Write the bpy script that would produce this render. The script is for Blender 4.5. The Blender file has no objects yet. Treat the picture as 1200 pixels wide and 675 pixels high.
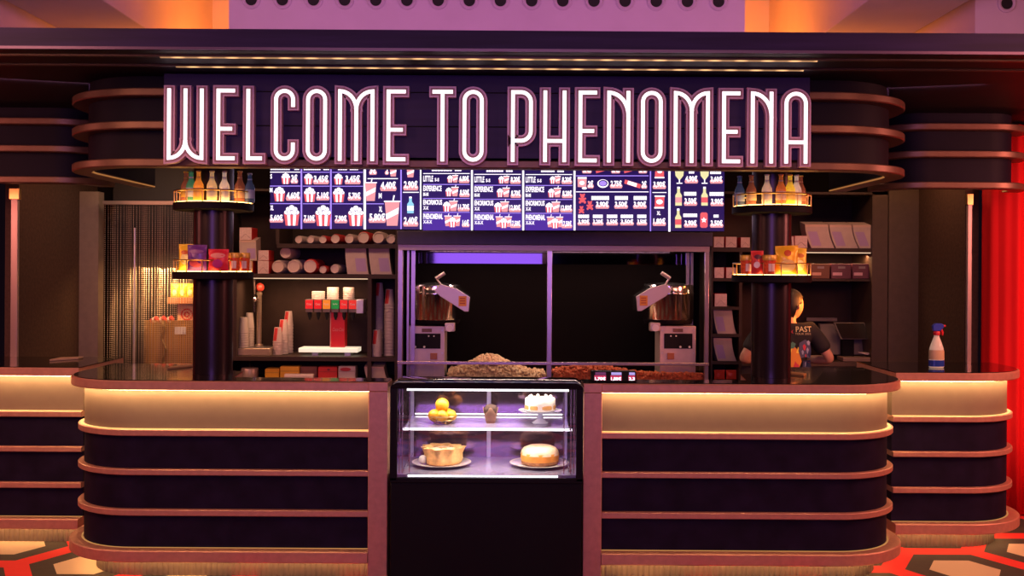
import bpy, bmesh, math, random
from mathutils import Vector, Matrix
from mathutils.bvhtree import BVHTree
random.seed(7)
PI = math.pi
S = bpy.context.scene
COL = S.collection
F, HV, EYE, ROLL = 1220.0, 315.0, 1.77, 0.006
ORD = ['first','second','third','fourth','fifth','sixth','seventh','eighth','ninth','tenth','eleventh','twelfth','thirteenth','fourteenth','fifteenth','sixteenth']

def P(u, v, Y):
    du, dv = u-600.0, v-HV
    a = du + ROLL*dv; b = dv - ROLL*du
    return Vector((a*Y/F, Y, EYE - b*Y/F))
def X(u, Y, v=400): return P(u, v, Y).x
def Z(v, Y, u=600): return P(u, v, Y).z

# ---------------------------------------------------------------- materials
MATS = {}
def lin(c):
    return tuple((x/12.92 if x <= .04045 else ((x+.055)/1.055)**2.4) for x in c[:3])
def mat(name, color, rough=.5, metal=0., emit=None, es=0., noise=0., nscale=20., bump=0., coat=0., alpha=1., stretch=None, spec=.5):
    if name in MATS: return MATS[name]
    m = bpy.data.materials.new(name); m.use_nodes = True
    nt = m.node_tree; b = nt.nodes['Principled BSDF']
    c = color
    b.inputs['Base Color'].default_value = (*c, 1)
    b.inputs['Roughness'].default_value = rough
    b.inputs['Metallic'].default_value = metal
    b.inputs['Coat Weight'].default_value = coat
    b.inputs['Specular IOR Level'].default_value = spec
    if emit:
        b.inputs['Emission Color'].default_value = (*emit, 1)
        b.inputs['Emission Strength'].default_value = es
    if noise or bump:
        tc = nt.nodes.new('ShaderNodeTexCoord'); mp = nt.nodes.new('ShaderNodeMapping')
        nt.links.new(tc.outputs['Object'], mp.inputs['Vector'])
        if stretch: mp.inputs['Scale'].default_value = stretch
        n = nt.nodes.new('ShaderNodeTexNoise'); n.inputs['Scale'].default_value = nscale
        n.inputs['Detail'].default_value = 4
        nt.links.new(mp.outputs['Vector'], n.inputs['Vector'])
        if noise:
            r = nt.nodes.new('ShaderNodeValToRGB')
            r.color_ramp.elements[0].position = .3; r.color_ramp.elements[1].position = .7
            r.color_ramp.elements[0].color = (*[x*(1-noise) for x in c], 1)
            r.color_ramp.elements[1].color = (*[min(1, x*(1+noise)) for x in c], 1)
            nt.links.new(n.outputs['Fac'], r.inputs['Fac'])
            nt.links.new(r.outputs['Color'], b.inputs['Base Color'])
        if bump:
            bp = nt.nodes.new('ShaderNodeBump'); bp.inputs['Strength'].default_value = bump
            bp.inputs['Distance'].default_value = .01
            nt.links.new(n.outputs['Fac'], bp.inputs['Height'])
            nt.links.new(bp.outputs['Normal'], b.inputs['Normal'])
    MATS[name] = m
    return m
def emis(name, color, s):
    return mat(name, (0.02, .02, .02), .6, emit=color, es=s)
def glass(name, color=(1, 1, 1), refl=.08, rough=.02):
    if name in MATS: return MATS[name]
    m = bpy.data.materials.new(name); m.use_nodes = True
    nt = m.node_tree; nt.nodes.clear()
    o = nt.nodes.new('ShaderNodeOutputMaterial'); mx = nt.nodes.new('ShaderNodeMixShader')
    t = nt.nodes.new('ShaderNodeBsdfTransparent'); g = nt.nodes.new('ShaderNodeBsdfGlossy')
    fr = nt.nodes.new('ShaderNodeFresnel'); fr.inputs['IOR'].default_value = 1.35
    ad = nt.nodes.new('ShaderNodeMath'); ad.operation = 'ADD'; ad.inputs[1].default_value = refl-.02
    t.inputs['Color'].default_value = (*color, 1); g.inputs['Roughness'].default_value = rough
    g.inputs['Color'].default_value = (1, 1, 1, 1)
    nt.links.new(fr.outputs['Fac'], ad.inputs[0]); nt.links.new(ad.outputs[0], mx.inputs['Fac'])
    nt.links.new(t.outputs[0], mx.inputs[1]); nt.links.new(g.outputs[0], mx.inputs[2])
    nt.links.new(mx.outputs[0], o.inputs['Surface'])
    MATS[name] = m
    return m

# ---------------------------------------------------------------- mesh builder
class MB:
    def __init__(s): s.v = []; s.f = []; s.m = []; s.mi = 0
    def add(s, vs, fs, mi=None):
        o = len(s.v); s.v += [tuple(p) for p in vs]
        for f in fs: s.f.append(tuple(i+o for i in f)); s.m.append(s.mi if mi is None else mi)
        return s
    def box(s, x0, x1, y0, y1, z0, z1, mi=None):
        if x0 > x1: x0, x1 = x1, x0
        vs = [(x, y, z) for z in (z0, z1) for x, y in ((x0, y0), (x1, y0), (x1, y1), (x0, y1))]
        return s.add(vs, [(3,2,1,0),(4,5,6,7),(0,1,5,4),(1,2,6,5),(2,3,7,6),(3,0,4,7)], mi)
    def obox(s, c, d, mtx, mi=None):
        vs = [Vector(c)+mtx@Vector((x*d[0]/2, y*d[1]/2, z*d[2]/2)) for z in (-1, 1) for x, y in ((-1,-1),(1,-1),(1,1),(-1,1))]
        return s.add(vs, [(3,2,1,0),(4,5,6,7),(0,1,5,4),(1,2,6,5),(2,3,7,6),(3,0,4,7)], mi)
    def loft(s, loops, cap=True, closed=True, mi=None):
        n = len(loops[0]); vs = [p for l in loops for p in l]; fs = []
        for k in range(len(loops)-1):
            for i in range(n if closed else n-1):
                j = (i+1) % n
                fs.append((k*n+i, k*n+j, (k+1)*n+j, (k+1)*n+i))
        if cap:
            fs.append(tuple(range(n-1, -1, -1))); fs.append(tuple((len(loops)-1)*n+i for i in range(n)))
        return s.add(vs, fs, mi)
    def prism_xz(s, poly, y0, y1, mi=None):
        return s.loft([[(x, y0, z) for x, z in poly], [(x, y1, z) for x, z in poly]], mi=mi)
    def prism_xy(s, poly, z0, z1, mi=None):
        return s.loft([[(x, y, z0) for x, y in poly], [(x, y, z1) for x, y in poly]], mi=mi)
    def prism_yz(s, poly, x0, x1, mi=None):
        return s.loft([[(x0, y, z) for y, z in poly], [(x1, y, z) for y, z in poly]], mi=mi)
    def lathe(s, c, prof, n=24, mi=None, cap=True, fn=None):
        loops = []
        for r, z in prof:
            L = []
            for i in range(n):
                a = 2*PI*i/n; rr = r*(fn(a, z) if fn else 1)
                L.append((c[0]+rr*math.cos(a), c[1]+rr*math.sin(a), c[2]+z))
            loops.append(L)
        return s.loft(loops, cap=cap, mi=mi)
    def cyl(s, p0, p1, r0, r1=None, n=16, mi=None):
        r1 = r0 if r1 is None else r1
        p0, p1 = Vector(p0), Vector(p1); d = (p1-p0).normalized()
        a = d.orthogonal().normalized(); b = d.cross(a)
        L = [[p + (a*math.cos(2*PI*i/n)+b*math.sin(2*PI*i/n))*r for i in range(n)] for p, r in ((p0, r0), (p1, r1))]
        return s.loft(L, mi=mi)
    def tube(s, pts, r, n=8, mi=None, closed=False):
        pts = [Vector(p) for p in pts]; loops = []
        N = len(pts); up = Vector((0, 0, 1))
        for k, p in enumerate(pts):
            if closed: d = pts[(k+1) % N]-pts[k-1]
            else: d = pts[min(k+1, N-1)]-pts[max(k-1, 0)]
            d.normalize()
            a = d.cross(up)
            if a.length < 1e-3: a = d.cross(Vector((0, 1, 0)))
            a.normalize(); b = d.cross(a)
            loops.append([p+(a*math.cos(2*PI*i/n)+b*math.sin(2*PI*i/n))*r for i in range(n)])
        if closed: loops.append(loops[0])
        return s.loft(loops, cap=not closed, mi=mi)
    def ball(s, c, r, n=16, sc=(1, 1, 1), mi=None):
        k = max(6, n//2); loops = []
        for j in range(k+1):
            t = -PI/2+PI*j/k; rr = max(math.cos(t), .02)
            loops.append([(c[0]+r*sc[0]*rr*math.cos(2*PI*i/n), c[1]+r*sc[1]*rr*math.sin(2*PI*i/n), c[2]+r*sc[2]*math.sin(t)) for i in range(n)])
        return s.loft(loops, mi=mi)
    def disc_xz(s, cx, cz, r, y0, y1, n=24, rz=None, mi=None):
        rz = rz or r
        return s.prism_xz([(cx+r*math.cos(2*PI*i/n), cz+rz*math.sin(2*PI*i/n)) for i in range(n)], y0, y1, mi)
    def quad(s, a, b, c, d, mi=None): return s.add([a, b, c, d], [(0, 1, 2, 3)], mi)
    def poly(s, pts, mi=None): return s.add(pts, [tuple(range(len(pts)))], mi)
    def build(s, name, mats, parent=None, smooth=None, bevel=0, loc=None, seg=2):
        me = bpy.data.meshes.new(name)
        org = Vector(ORG.get(parent.name, (0, 0, 0))) if parent else Vector(loc or (0, 0, 0))
        me.from_pydata([tuple(Vector(p)-org) for p in s.v], [], s.f)
        if not isinstance(mats, (list, tuple)): mats = [mats]
        for m in mats: me.materials.append(m)
        if len(mats) > 1: me.polygons.foreach_set('material_index', s.m)
        bm = bmesh.new(); bm.from_mesh(me); bmesh.ops.recalc_face_normals(bm, faces=bm.faces); bm.to_mesh(me); bm.free()
        o = bpy.data.objects.new(name, me); COL.objects.link(o)
        if parent: o.parent = parent
        else: o.location = org
        ORG[o.name] = tuple(org)
        if smooth is None: smooth = 38
        if smooth:
            me.shade_smooth(); me.set_sharp_from_angle(angle=math.radians(smooth))
        if bevel:
            b = o.modifiers.new('bevel', 'BEVEL'); b.width = bevel; b.segments = seg; b.limit_method = 'ANGLE'; b.harden_normals = False
        return o
ORG = {}
def T(name, label, cat, loc, group=None):
    o = bpy.data.objects.new(name, None); COL.objects.link(o); o.location = loc
    o.empty_display_size = .05
    o['label'] = label; o['category'] = cat
    if group: o['group'] = group
    ORG[o.name] = tuple(loc)
    return o
def tag(o, label, cat, group=None, kind=None):
    o['label'] = label; o['category'] = cat
    if group: o['group'] = group
    if kind: o['kind'] = kind
    return o
def struct(o, label=None):
    o['kind'] = 'structure'
    if label: o['label'] = label
    return o
def dup(root, loc, label=None, group=None, rz=None):
    r = root.copy(); COL.objects.link(r); r.location = loc
    if rz is not None: r.rotation_euler = (0, 0, rz)
    if label: r['label'] = label
    if group: r['group'] = group
    for ch in list(root.children):
        c = ch.copy(); COL.objects.link(c); c.parent = r
        for g in list(ch.children):
            d = g.copy(); COL.objects.link(d); d.parent = c
    return r

# ---------------------------------------------------------------- text
TXT = {}
def text_mesh(s, bold=.02):
    k = (s, bold)
    if k in TXT: return TXT[k]
    cu = bpy.data.curves.new('t', 'FONT'); cu.body = s; cu.offset = bold; cu.resolution_u = 3
    cu.align_x = 'LEFT'; cu.size = 1
    o = bpy.data.objects.new('t', cu); COL.objects.link(o)
    dg = bpy.context.evaluated_depsgraph_get()
    me = bpy.data.meshes.new_from_object(o.evaluated_get(dg))
    vs = [v.co.copy() for v in me.vertices]; fs = [tuple(p.vertices) for p in me.polygons]
    bpy.data.objects.remove(o); bpy.data.curves.remove(cu); bpy.data.meshes.remove(me)
    if vs:
        x0 = min(v.x for v in vs); x1 = max(v.x for v in vs); y0 = min(v.y for v in vs); y1 = max(v.y for v in vs)
        vs = [((v.x-x0)/(x1-x0), (v.y-y0)/(y1-y0)) for v in vs]
    TXT[k] = (vs, fs)
    return TXT[k]
def put_text(mb, s, x0, x1, z0, z1, y, bold=.02, mi=None, shear=0.):
    vs, fs = text_mesh(s, bold)
    mb.add([(x0+(a+shear*b)*(x1-x0), y, z0+b*(z1-z0)) for a, b in vs], fs, mi)

# ---------------------------------------------------------------- common materials
M = {}
M['black'] = mat('black_panel', (.006, .004, .006), .6, spec=.12, noise=.3, nscale=60)
M['gloss'] = mat('black_gloss', (.006, .005, .006), .12, coat=.3)
M['navy'] = mat('navy_panel', (.010, .006, .020), .65, noise=.35, nscale=8, stretch=(1, 1, 1), spec=.12)
M['bronze'] = mat('rose_bronze', (.56, .29, .20), .45, .45, noise=.08, nscale=30)
M['bronze_dk'] = mat('rose_bronze_dark', (.20, .10, .08), .5, .5, noise=.08, nscale=30)
M['beige'] = mat('warm_taupe', (.185, .130, .090), .55, .1, noise=.04, nscale=14)
M['warmled'] = emis('warm_led', (1, .58, .2), 9)
M['whiteled'] = emis('white_led', (.95, .92, 1), 9)
M['steel'] = mat('brushed_steel', (.62, .58, .58), .3, .9, noise=.06, nscale=40, stretch=(1, 1, 12))
M['chrome'] = mat('polished_steel', (.8, .76, .76), .12, 1.)
M['gold'] = mat('gold_rail', (.75, .48, .18), .28, 1.)
M['white'] = mat('white_plastic', (.75, .7, .68), .45)
M['card'] = mat('kraft_pale', (.46, .34, .30), .7, noise=.05)
M['lilac'] = mat('lilac_paper', (.36, .23, .42), .6)
M['red'] = mat('red_print', (.62, .02, .02), .45)
M['brownwall'] = mat('brown_wall', (.060, .033, .024), .75, spec=.15, noise=.2, nscale=40, bump=.1)
M['darkwood'] = mat('dark_shelving', (.045, .027, .022), .55, spec=.2, noise=.15, nscale=20, stretch=(1, 1, 8))
M['glass'] = glass('clear_glass')
M['caseglass'] = glass('case_glass', refl=.05)
# ================================================================ SETTING
def carpet():
    m = bpy.data.materials.new('hex_carpet'); m.use_nodes = True
    nt = m.node_tree; b = nt.nodes['Principled BSDF']; b.inputs['Roughness'].default_value = .9
    N = nt.nodes.new; L = nt.links.new
    tc = N('ShaderNodeTexCoord'); mp = N('ShaderNodeMapping')
    mp.inputs['Location'].default_value = (3.15, -6.58, 0)
    L(tc.outputs['Object'], mp.inputs['Vector'])
    def vm(op, a, bb=None):
        n = N('ShaderNodeVectorMath'); n.operation = op
        for k, x in enumerate((a, bb)):
            if x is None: continue
            if isinstance(x, tuple): n.inputs[k].default_value = x
            else: L(x, n.inputs[k])
        return n
    def ma(op, a, bb):
        n = N('ShaderNodeMath'); n.operation = op
        for k, x in enumerate((a, bb)):
            if isinstance(x, (int, float)): n.inputs[k].default_value = x
            else: L(x, n.inputs[k])
        return n.outputs[0]
    W, H = 1.30, .80            # cell pitch of the offset lattice
    def cell(off):
        a = vm('ADD', mp.outputs[0], (off[0], off[1], 0))
        d = vm('MODULO', a.outputs[0], (W, H, 1))   # positive because the plane is shifted far away
        c = vm('SUBTRACT', d.outputs[0], (W/2, H/2, 0))
        ab = vm('ABSOLUTE', c.outputs[0]); sp = N('ShaderNodeSeparateXYZ'); L(ab.outputs[0], sp.inputs[0])
        x, y = sp.outputs[0], sp.outputs[1]
        k = ma('ADD', ma('MULTIPLY', x, .92), ma('MULTIPLY', y, .5))
        return ma('MAXIMUM', k, y)
    dist = ma('MINIMUM', cell((W*20, H*20)), cell((W*20.5, H*20.5)))
    cr = N('ShaderNodeValToRGB'); cr.color_ramp.interpolation = 'CONSTANT'
    e = cr.color_ramp.elements
    e[0].position = 0; e[0].color = (.50, .36, .24, 1)
    e[1].position = .195; e[1].color = (.030, .018, .014, 1)
    x = e.new(.325); x.color = (.60, .012, .010, 1)
    L(dist, cr.inputs['Fac'])
    n = N('ShaderNodeTexNoise'); n.inputs['Scale'].default_value = 220
    bp = N('ShaderNodeBump'); bp.inputs['Strength'].default_value = .35; bp.inputs['Distance'].default_value = .004
    L(n.outputs['Fac'], bp.inputs['Height']); L(bp.outputs['Normal'], b.inputs['Normal'])
    L(cr.outputs['Color'], b.inputs['Base Color'])
    return m
struct(MB().box(-7, 7, -1, 12.3, -.1, 0).build('floor', carpet(), smooth=0), 'carpet of red lines and cream hexagons')
PURP = mat('painted_plaster_lilac', (.50, .38, .50), .8, noise=.04, nscale=3)
BEAM = mat('painted_plaster_warm', (.52, .42, .40), .8, noise=.06, nscale=2)
struct(MB().box(-7, 7, 3, 12.3, 5.2, 5.3).build('ceiling', PURP, smooth=0))
struct(MB().box(-7, 7, 11.9, 12.0, 3.0, 5.2).build('wall_back', BEAM, smooth=0))
bk = MB().box(-2.46, 2.0, 9.0, 11.9, 3.0, 5.2); struct(bk.build('wall_bulkhead', PURP, smooth=0))
struct(MB().box(3.99, 7, 9.0, 11.9, 3.0, 5.2).build('wall_bulkhead', PURP, smooth=0))
struct(MB().box(-7, -4.52, 9.0, 11.9, 3.0, 5.2).build('wall_bulkhead', PURP, smooth=0))
struct(MB().box(-4.28, -3.44, 4.5, 11.9, 4.0, 5.2).build('trim_1', BEAM, smooth=0, bevel=.01))
struct(MB().box(2.92, 3.75, 4.5, 11.9, 4.0, 5.2).build('trim_2', BEAM, smooth=0, bevel=.01))
# canopy roof over the bar
CAN = mat('canopy_blue_black', (.020, .011, .060), .5, spec=.15, noise=.25, nscale=4, stretch=(.4, 1, 6))
SOF = mat('soffit_black', (.006, .004, .006), .5, noise=.3, nscale=5, spec=.2)
struct(MB().box(-6, 6, 5.2, 9.5, 2.86, 2.96).build('trim_3', CAN, smooth=0))
struct(MB().box(-6, 6, 5.2, 9.5, 2.85, 2.86).build('ceiling_soffit', SOF, smooth=0))
struct(MB().box(-6, 6, 5.185, 5.2, 2.852, 2.866).build('trim_4', mat('canopy_lip', (.10, .06, .14), .35, .5), smooth=0))
# brass slots in the soffit, glints painted in as a dotted glow
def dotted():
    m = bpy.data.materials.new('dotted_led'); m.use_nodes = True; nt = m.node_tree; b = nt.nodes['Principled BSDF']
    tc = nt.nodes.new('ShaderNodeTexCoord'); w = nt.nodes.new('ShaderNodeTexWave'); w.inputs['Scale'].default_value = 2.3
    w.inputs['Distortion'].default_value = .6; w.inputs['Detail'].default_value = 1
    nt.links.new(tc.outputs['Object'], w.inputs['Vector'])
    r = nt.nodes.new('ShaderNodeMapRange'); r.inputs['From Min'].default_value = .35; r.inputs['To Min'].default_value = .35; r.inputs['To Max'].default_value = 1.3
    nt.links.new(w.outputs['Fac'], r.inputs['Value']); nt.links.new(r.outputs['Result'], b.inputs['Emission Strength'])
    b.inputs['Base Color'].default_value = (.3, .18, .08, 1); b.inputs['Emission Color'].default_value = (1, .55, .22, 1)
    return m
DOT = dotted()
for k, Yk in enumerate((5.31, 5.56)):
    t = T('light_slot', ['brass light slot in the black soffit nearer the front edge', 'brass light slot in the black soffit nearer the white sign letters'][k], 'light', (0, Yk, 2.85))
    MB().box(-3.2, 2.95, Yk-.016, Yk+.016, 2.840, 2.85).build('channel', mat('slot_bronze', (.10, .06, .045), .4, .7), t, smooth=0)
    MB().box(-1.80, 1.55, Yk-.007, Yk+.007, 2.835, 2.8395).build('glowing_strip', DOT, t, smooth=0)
pd = P(1187.5, 151, 7.87)
t = T('recessed_downlight', 'tiny lit recessed downlight in the dark soffit above the red curtain', 'downlight', (pd.x, 7.87, 2.85))
MB().lathe((pd.x, 7.87, 0), [(.045, 2.8495), (.045, 2.843), (.034, 2.843), (.034, 2.848)], 24, cap=False).build('trim_ring', M['bronze_dk'], t)
MB().lathe((pd.x, 7.87, 0), [(.034, 2.846), (.034, 2.8445)], 24).build('lens', emis('downlight_lens', (1, .78, .6), 1.5), t)
# bar back and side walls
struct(MB().box(-3.65, 3.35, 9.16, 9.3, 0, 2.85).build('wall_bar_back', mat('bar_back_black', (.008, .005, .005), .7, spec=.05), smooth=0))
struct(MB().box(-3.75, -3.65, 7.7, 9.3, 0, 2.85).build('wall_left', M['brownwall'], smooth=0))
struct(MB().box(3.35, 3.45, 7.70, 9.3, 0, 2.85).build('wall_right', M['brownwall'], smooth=0))
struct(MB().box(3.105, 3.35, 8.58, 8.62, 0, 2.85).build('trim_5', mat('warm_panel', (.085, .055, .038), .5, noise=.1), smooth=0))
struct(MB().box(-3.65, -3.49, 8.78, 8.9, 0, 2.40).build('trim_6', mat('taupe_column', (.24, .17, .13), .5, noise=.08), smooth=0))
struct(MB().box(-3.49, -2.44, 9.1, 9.16, 0, 2.85).build('trim_7', mat('dim_back', (.03, .02, .017), .6), smooth=0))
POSTM = mat('pale_post', (.36, .27, .26), .35, .5)
for u, Yp, nm in ((17.5, 7.68, 'pale metal edge post beside the left red curtain'), (1135.5, 7.66, 'pale metal edge post beside the right red curtain')):
    p = P(u, 300, Yp); w = 4.0*Yp/F if u < 100 else 2.5*Yp/F
    t = T('edge_post', nm, 'post', (p.x, Yp, 0), 'edge posts beside the curtains')
    MB().box(p.x-w, p.x+w, Yp-.015, Yp+.015, .02, 2.30).build('post', POSTM, t, bevel=.003)
    MB().box(p.x-w*1.5, p.x+w*1.5, Yp-.02, Yp+.018, 2.26, 2.34).build('top_bracket', M['gold'], t, bevel=.003)
    MB().box(p.x-w*1.5, p.x+w*1.5, Yp-.02, Yp+.018, 0, .06).build('foot', M['gold'], t, bevel=.003)
# curtains
CUR = mat('red_velvet', (.56, .006, .008), .75, noise=.15, nscale=5, stretch=(1, 1, .1), spec=.2)
def curtain(pts, pitch, amp, label, z1=2.83):
    P2 = [Vector(p) for p in pts]; lens = [0]
    for a, b in zip(P2, P2[1:]): lens.append(lens[-1]+(b-a).length)
    n = int(lens[-1]/.012); rows = []
    for z in (0.012, .6, 1.4, 2.2, z1):
        row = []
        for i in range(n+1):
            d = lens[-1]*i/n
            k = max(j for j in range(len(P2)-1) if lens[j] <= d+1e-9)
            t = (d-lens[k])/(lens[k+1]-lens[k]); p = P2[k].lerp(P2[k+1], t); tn = (P2[k+1]-P2[k]).normalized()
            nr = Vector((tn.y, -tn.x))
            ph = d/pitch*2*PI
            o = amp*(math.sin(ph)+.35*math.sin(2.3*ph+1))*(1-.25*z/2.8)
            q = p+nr*o; row.append((q.x, q.y, z))
        rows.append(row)
    mb = MB(); mb.loft(rows, cap=False, closed=False)
    o = mb.build('curtain', CUR, loc=(pts[0][0], pts[0][1], 0), smooth=80)
    s = o.modifiers.new('thick', 'SOLIDIFY'); s.thickness = .006
    tag(o, label, 'curtain')
curtain([(3.46, 7.66), (3.52, 7.52), (5.4, 7.46)], .21, .03, 'bright red floor-length curtain hanging past the spray bottle end of the bar')
curtain([(-5.2, 7.5), (-3.86, 7.62)], .21, .03, 'red floor-length curtain hanging at the far end beside the brown wall')
# air nozzles
NZ = [(294.3+36.52*i, .8) for i in range(16)]
def nozzle(u, v, label, group=None):
    p = P(u, v, 8.99)
    t = T('air_nozzle', label, 'air nozzle', (p.x, 9.0, p.z), group)
    mb = MB(); n = 24
    def ring(r, y): return [(p.x+r*math.cos(2*PI*i/n), y, p.z+r*math.sin(2*PI*i/n)) for i in range(n)]
    mb.loft([ring(.080, 8.999), ring(.080, 8.985), ring(.068, 8.975), ring(.052, 8.985), ring(.050, 8.998)], cap=False)
    mb.build('ring', PURP, t)
    MB().loft([ring(.050, 8.990), ring(.044, 8.994), ring(.02, 8.996)], cap=True).build('throat', mat('nozzle_black', (.004, .003, .004), .8), t)
for i, (u, v) in enumerate(NZ):
    lab = f'round black air nozzle, {ORD[i]} from the left end of the purple bulkhead row' if i < 8 else f'round black air nozzle, {ORD[15-i]} from the right end of the purple bulkhead row'
    if i == 0: lab = 'round black air nozzle at the left end of the purple bulkhead row'
    if i == 15: lab = 'round black air nozzle at the right end of the purple bulkhead row'
    nozzle(u, v+(u-600)*.004, lab, 'air nozzles in the purple bulkhead')
nozzle(1180, 4, 'lone round air nozzle on the separate lilac wall above the red curtain')

# ================================================================ COUNTERS AND FASCIAS
def contour(xin, xout, Yf, R, Yb, o, step=None, na=14):
    s = 1 if xout > xin else -1
    cx = xout-s*R
    pts = [(xin, Yf-o)]
    L = abs(cx-xin)
    if step:
        for i in range(1, int(L/step)): pts.append((xin+s*step*i, Yf-o))
    k = max(na, int((R+o)*PI/2/step)) if step else na
    for i in range(k+1):
        a = PI/2*i/k
        pts.append((cx+s*(R+o)*math.sin(a), Yf+R-(R+o)*math.cos(a)))
    if step:
        for i in range(1, int((Yb-Yf-R)/step)): pts.append((xout+s*o, Yf+R+step*i))
    pts.append((xout+s*o, Yb))
    return pts
def slab(cf, o, z0, z1, bev=.005, back=None):
    mb = MB(); loops = []
    for oo, z in ((o-bev, z0), (o, z0+bev), (o, z1-bev), (o-bev, z1)):
        c = cf(oo); loops.append([(x, y, z) for x, y in c]+[(x, y, z) for x, y in (back or [(c[0][0], c[-1][1])])])
    mb.loft(loops); return mb
def ring(cf, o1, o0, z0, z1):
    a = cf(o1); b = cf(o0)[::-1]
    return MB().prism_xy(a+b, z0, z1)
WOODTOP = M['gloss']
def counter(label, xin, xout, Yf, R, Yb, loc, post=None, group=None, back=None):
    t = T('bar_counter', label, 'bar counter', loc, group)
    def cf(o, step=None): return contour(xin, xout, Yf, R, Yb, o, step)
    # fluted plinth
    c = cf(-.07, .0105)
    s = 1 if xout > xin else -1
    n = len(c); fl = []
    for i, (x, y) in enumerate(c):
        x0, y0 = c[max(0, i-1)]; x1, y1 = c[min(n-1, i+1)]
        tx, ty = x1-x0, y1-y0; l = math.hypot(tx, ty) or 1
        nx, ny = (ty/l*s, -tx/l*s); o = -.005 if i % 3 == 0 else .0
        fl.append((x+nx*o, y+ny*o))
    MB().prism_xy(fl+(back or [(fl[0][0], fl[-1][1])]), 0.0, .112).build('plinth', M['beige'], t, smooth=20)
    ring(cf, -.02, -.05, .1105, .1145).build('plinth_light', emis('plinth_led', (1, .55, .22), 16), t, smooth=0)
    slab(cf, .08, .115, .18, back=back).build('base_ledge', M['bronze'], t)
    ring(cf, .012, .004, .178, .1825).build('ledge_light', emis('warm_led_low', (1, .46, .13), .5), t, smooth=0)
    zz = [.18, .365, .400, .594, .627, .815, .852]
    for k in range(3):
        slab(cf, 0, zz[2*k], zz[2*k+1], .001, back).build('front_panel', M['navy'], t)
        slab(cf, .034, zz[2*k+1], zz[2*k+2], .004, back).build('trim_band', M['bronze'], t)
    ring(cf, .022, .006, .851, .8545).build('band_light', emis('warm_led_dim', (1, .50, .15), 1.5), t, smooth=0)  # gold highlight along the top band, put in as emission
    slab(cf, 0, .852, 1.078, .001, back).build('upper_panel', M['beige'], t)
    ring(cf, .050, .018, 1.0752, 1.0777).build('top_light', emis('top_led', (1, .60, .26), 40), t, smooth=0)
    slab(cf, .075, 1.078, 1.13, .006, back).build('countertop_edge', M['bronze'], t)
    slab(cf, .060, 1.128, 1.134, .001, back).build('countertop', WOODTOP, t)
    if post:
        MB().box(post[0], post[1], Yf-.07, 6.02, 0, 1.078).build('end_post', M['bronze'], t, bevel=.004)
        MB().box(post[0], post[1], Yf-.075, 6.02, 1.078, 1.13).build('top_return', M['bronze'], t, bevel=.004)
        MB().box(post[0]+.002, post[1]-.002, Yf-.06, 6.02, 1.13, 1.134).build('top_return_surface', WOODTOP, t)
    return t
counter('long rounded black bar counter with bronze bands standing left of the cake case', -.80, -2.55, 5.9, .40, 6.85, (-1.6, 6.4, 0), (-.80, -.69), 'bar counters', [(-1.98, 6.85), (-1.93, 6.55), (-1.64, 6.36), (-1.60, 6.02), (-.80, 6.02)])
counter('long rounded black bar counter with bronze bands standing right of the cake case', .51, 2.25, 5.9, .40, 6.85, (1.4, 6.4, 0), (.51, .405), 'bar counters', [(1.69, 6.85), (1.66, 6.55), (1.40, 6.36), (1.36, 6.02), (.51, 6.02)])
counter('set-back rounded bar counter carrying the spray bottle near the red curtain', 2.42, 3.30, 6.62, .40, 7.30, (2.9, 7, 0), None, 'bar counters')
counter('set-back bar counter at the far end by the brown wall and cream carpet hexagon', -2.72, -3.80, 6.62, .40, 7.30, (-3.2, 7, 0), None, 'bar counters')

FASN = mat('fascia_navy', (.006, .004, .012), .6, noise=.2, nscale=5, spec=.12)
RIM = mat('rim_rose', (.145, .075, .052), .42, .5, noise=.08)
def fascia(label, xl, xr, Yf, R, Yb, loc, zs=(2.33, 2.54, 2.725), h=.045, rim=.09):
    t = T('canopy_fascia', label, 'fascia', loc, 'curved canopy fascias')
    def cf(o):
        xm = (xl+xr)/2 if (xl is not None and xr is not None) else None
        return contour(xm, xl, Yf, R, Yb, o)[::-1]+contour(xm, xr, Yf, R, Yb, o)[1:]
    ring(cf, 0, -.03, zs[0]+.02, 2.85).build('panel', FASN, t)
    for z in zs:
        a = cf; mb = MB(); loops = []
        prof = ((rim-.006, z), (rim, z+.006), (rim, z+h-.006), (rim-.006, z+h), (-.02, z+h), (-.02, z))
        L = [[(x, y, zz) for x, y in cf(o)] for o, zz in prof]
        vs = [p for l in L for p in l]; n = len(L[0]); fs = []
        for k in range(len(L)):
            k2 = (k+1) % len(L)
            for i in range(n-1): fs.append((k*n+i, k*n+i+1, k2*n+i+1, k2*n+i))
        fs.append(tuple(k*n for k in range(len(L)))); fs.append(tuple(k*n+n-1 for k in range(len(L)-1, -1, -1)))
        mb.add(vs, fs); mb.build('rim_band', RIM, t)
    ring(cf, -.022, -.030, zs[0]+.004, zs[0]+.012).build('inner_light', emis('warm_led_rim', (1, .38, .10), .35), t, smooth=0)  # lit inner edge of the lowest rim, put in as a faint glowing strip
    return t
FA = fascia('wide curved black canopy fascia carrying the white welcome letters', -2.57, 2.28, 5.9, .50, 7.40, (0, 6.2, 2.33))
fascia('stepped-back curved canopy fascia above the spray bottle and red curtain', 2.60, 3.49, 7.1, .24, 7.36, (3, 7.3, 2.33))
fascia('stepped-back canopy fascia above the dim far wall and left curtain', -4.10, -2.90, 7.1, .24, 7.36, (-3.4, 7.3, 2.33))

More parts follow.
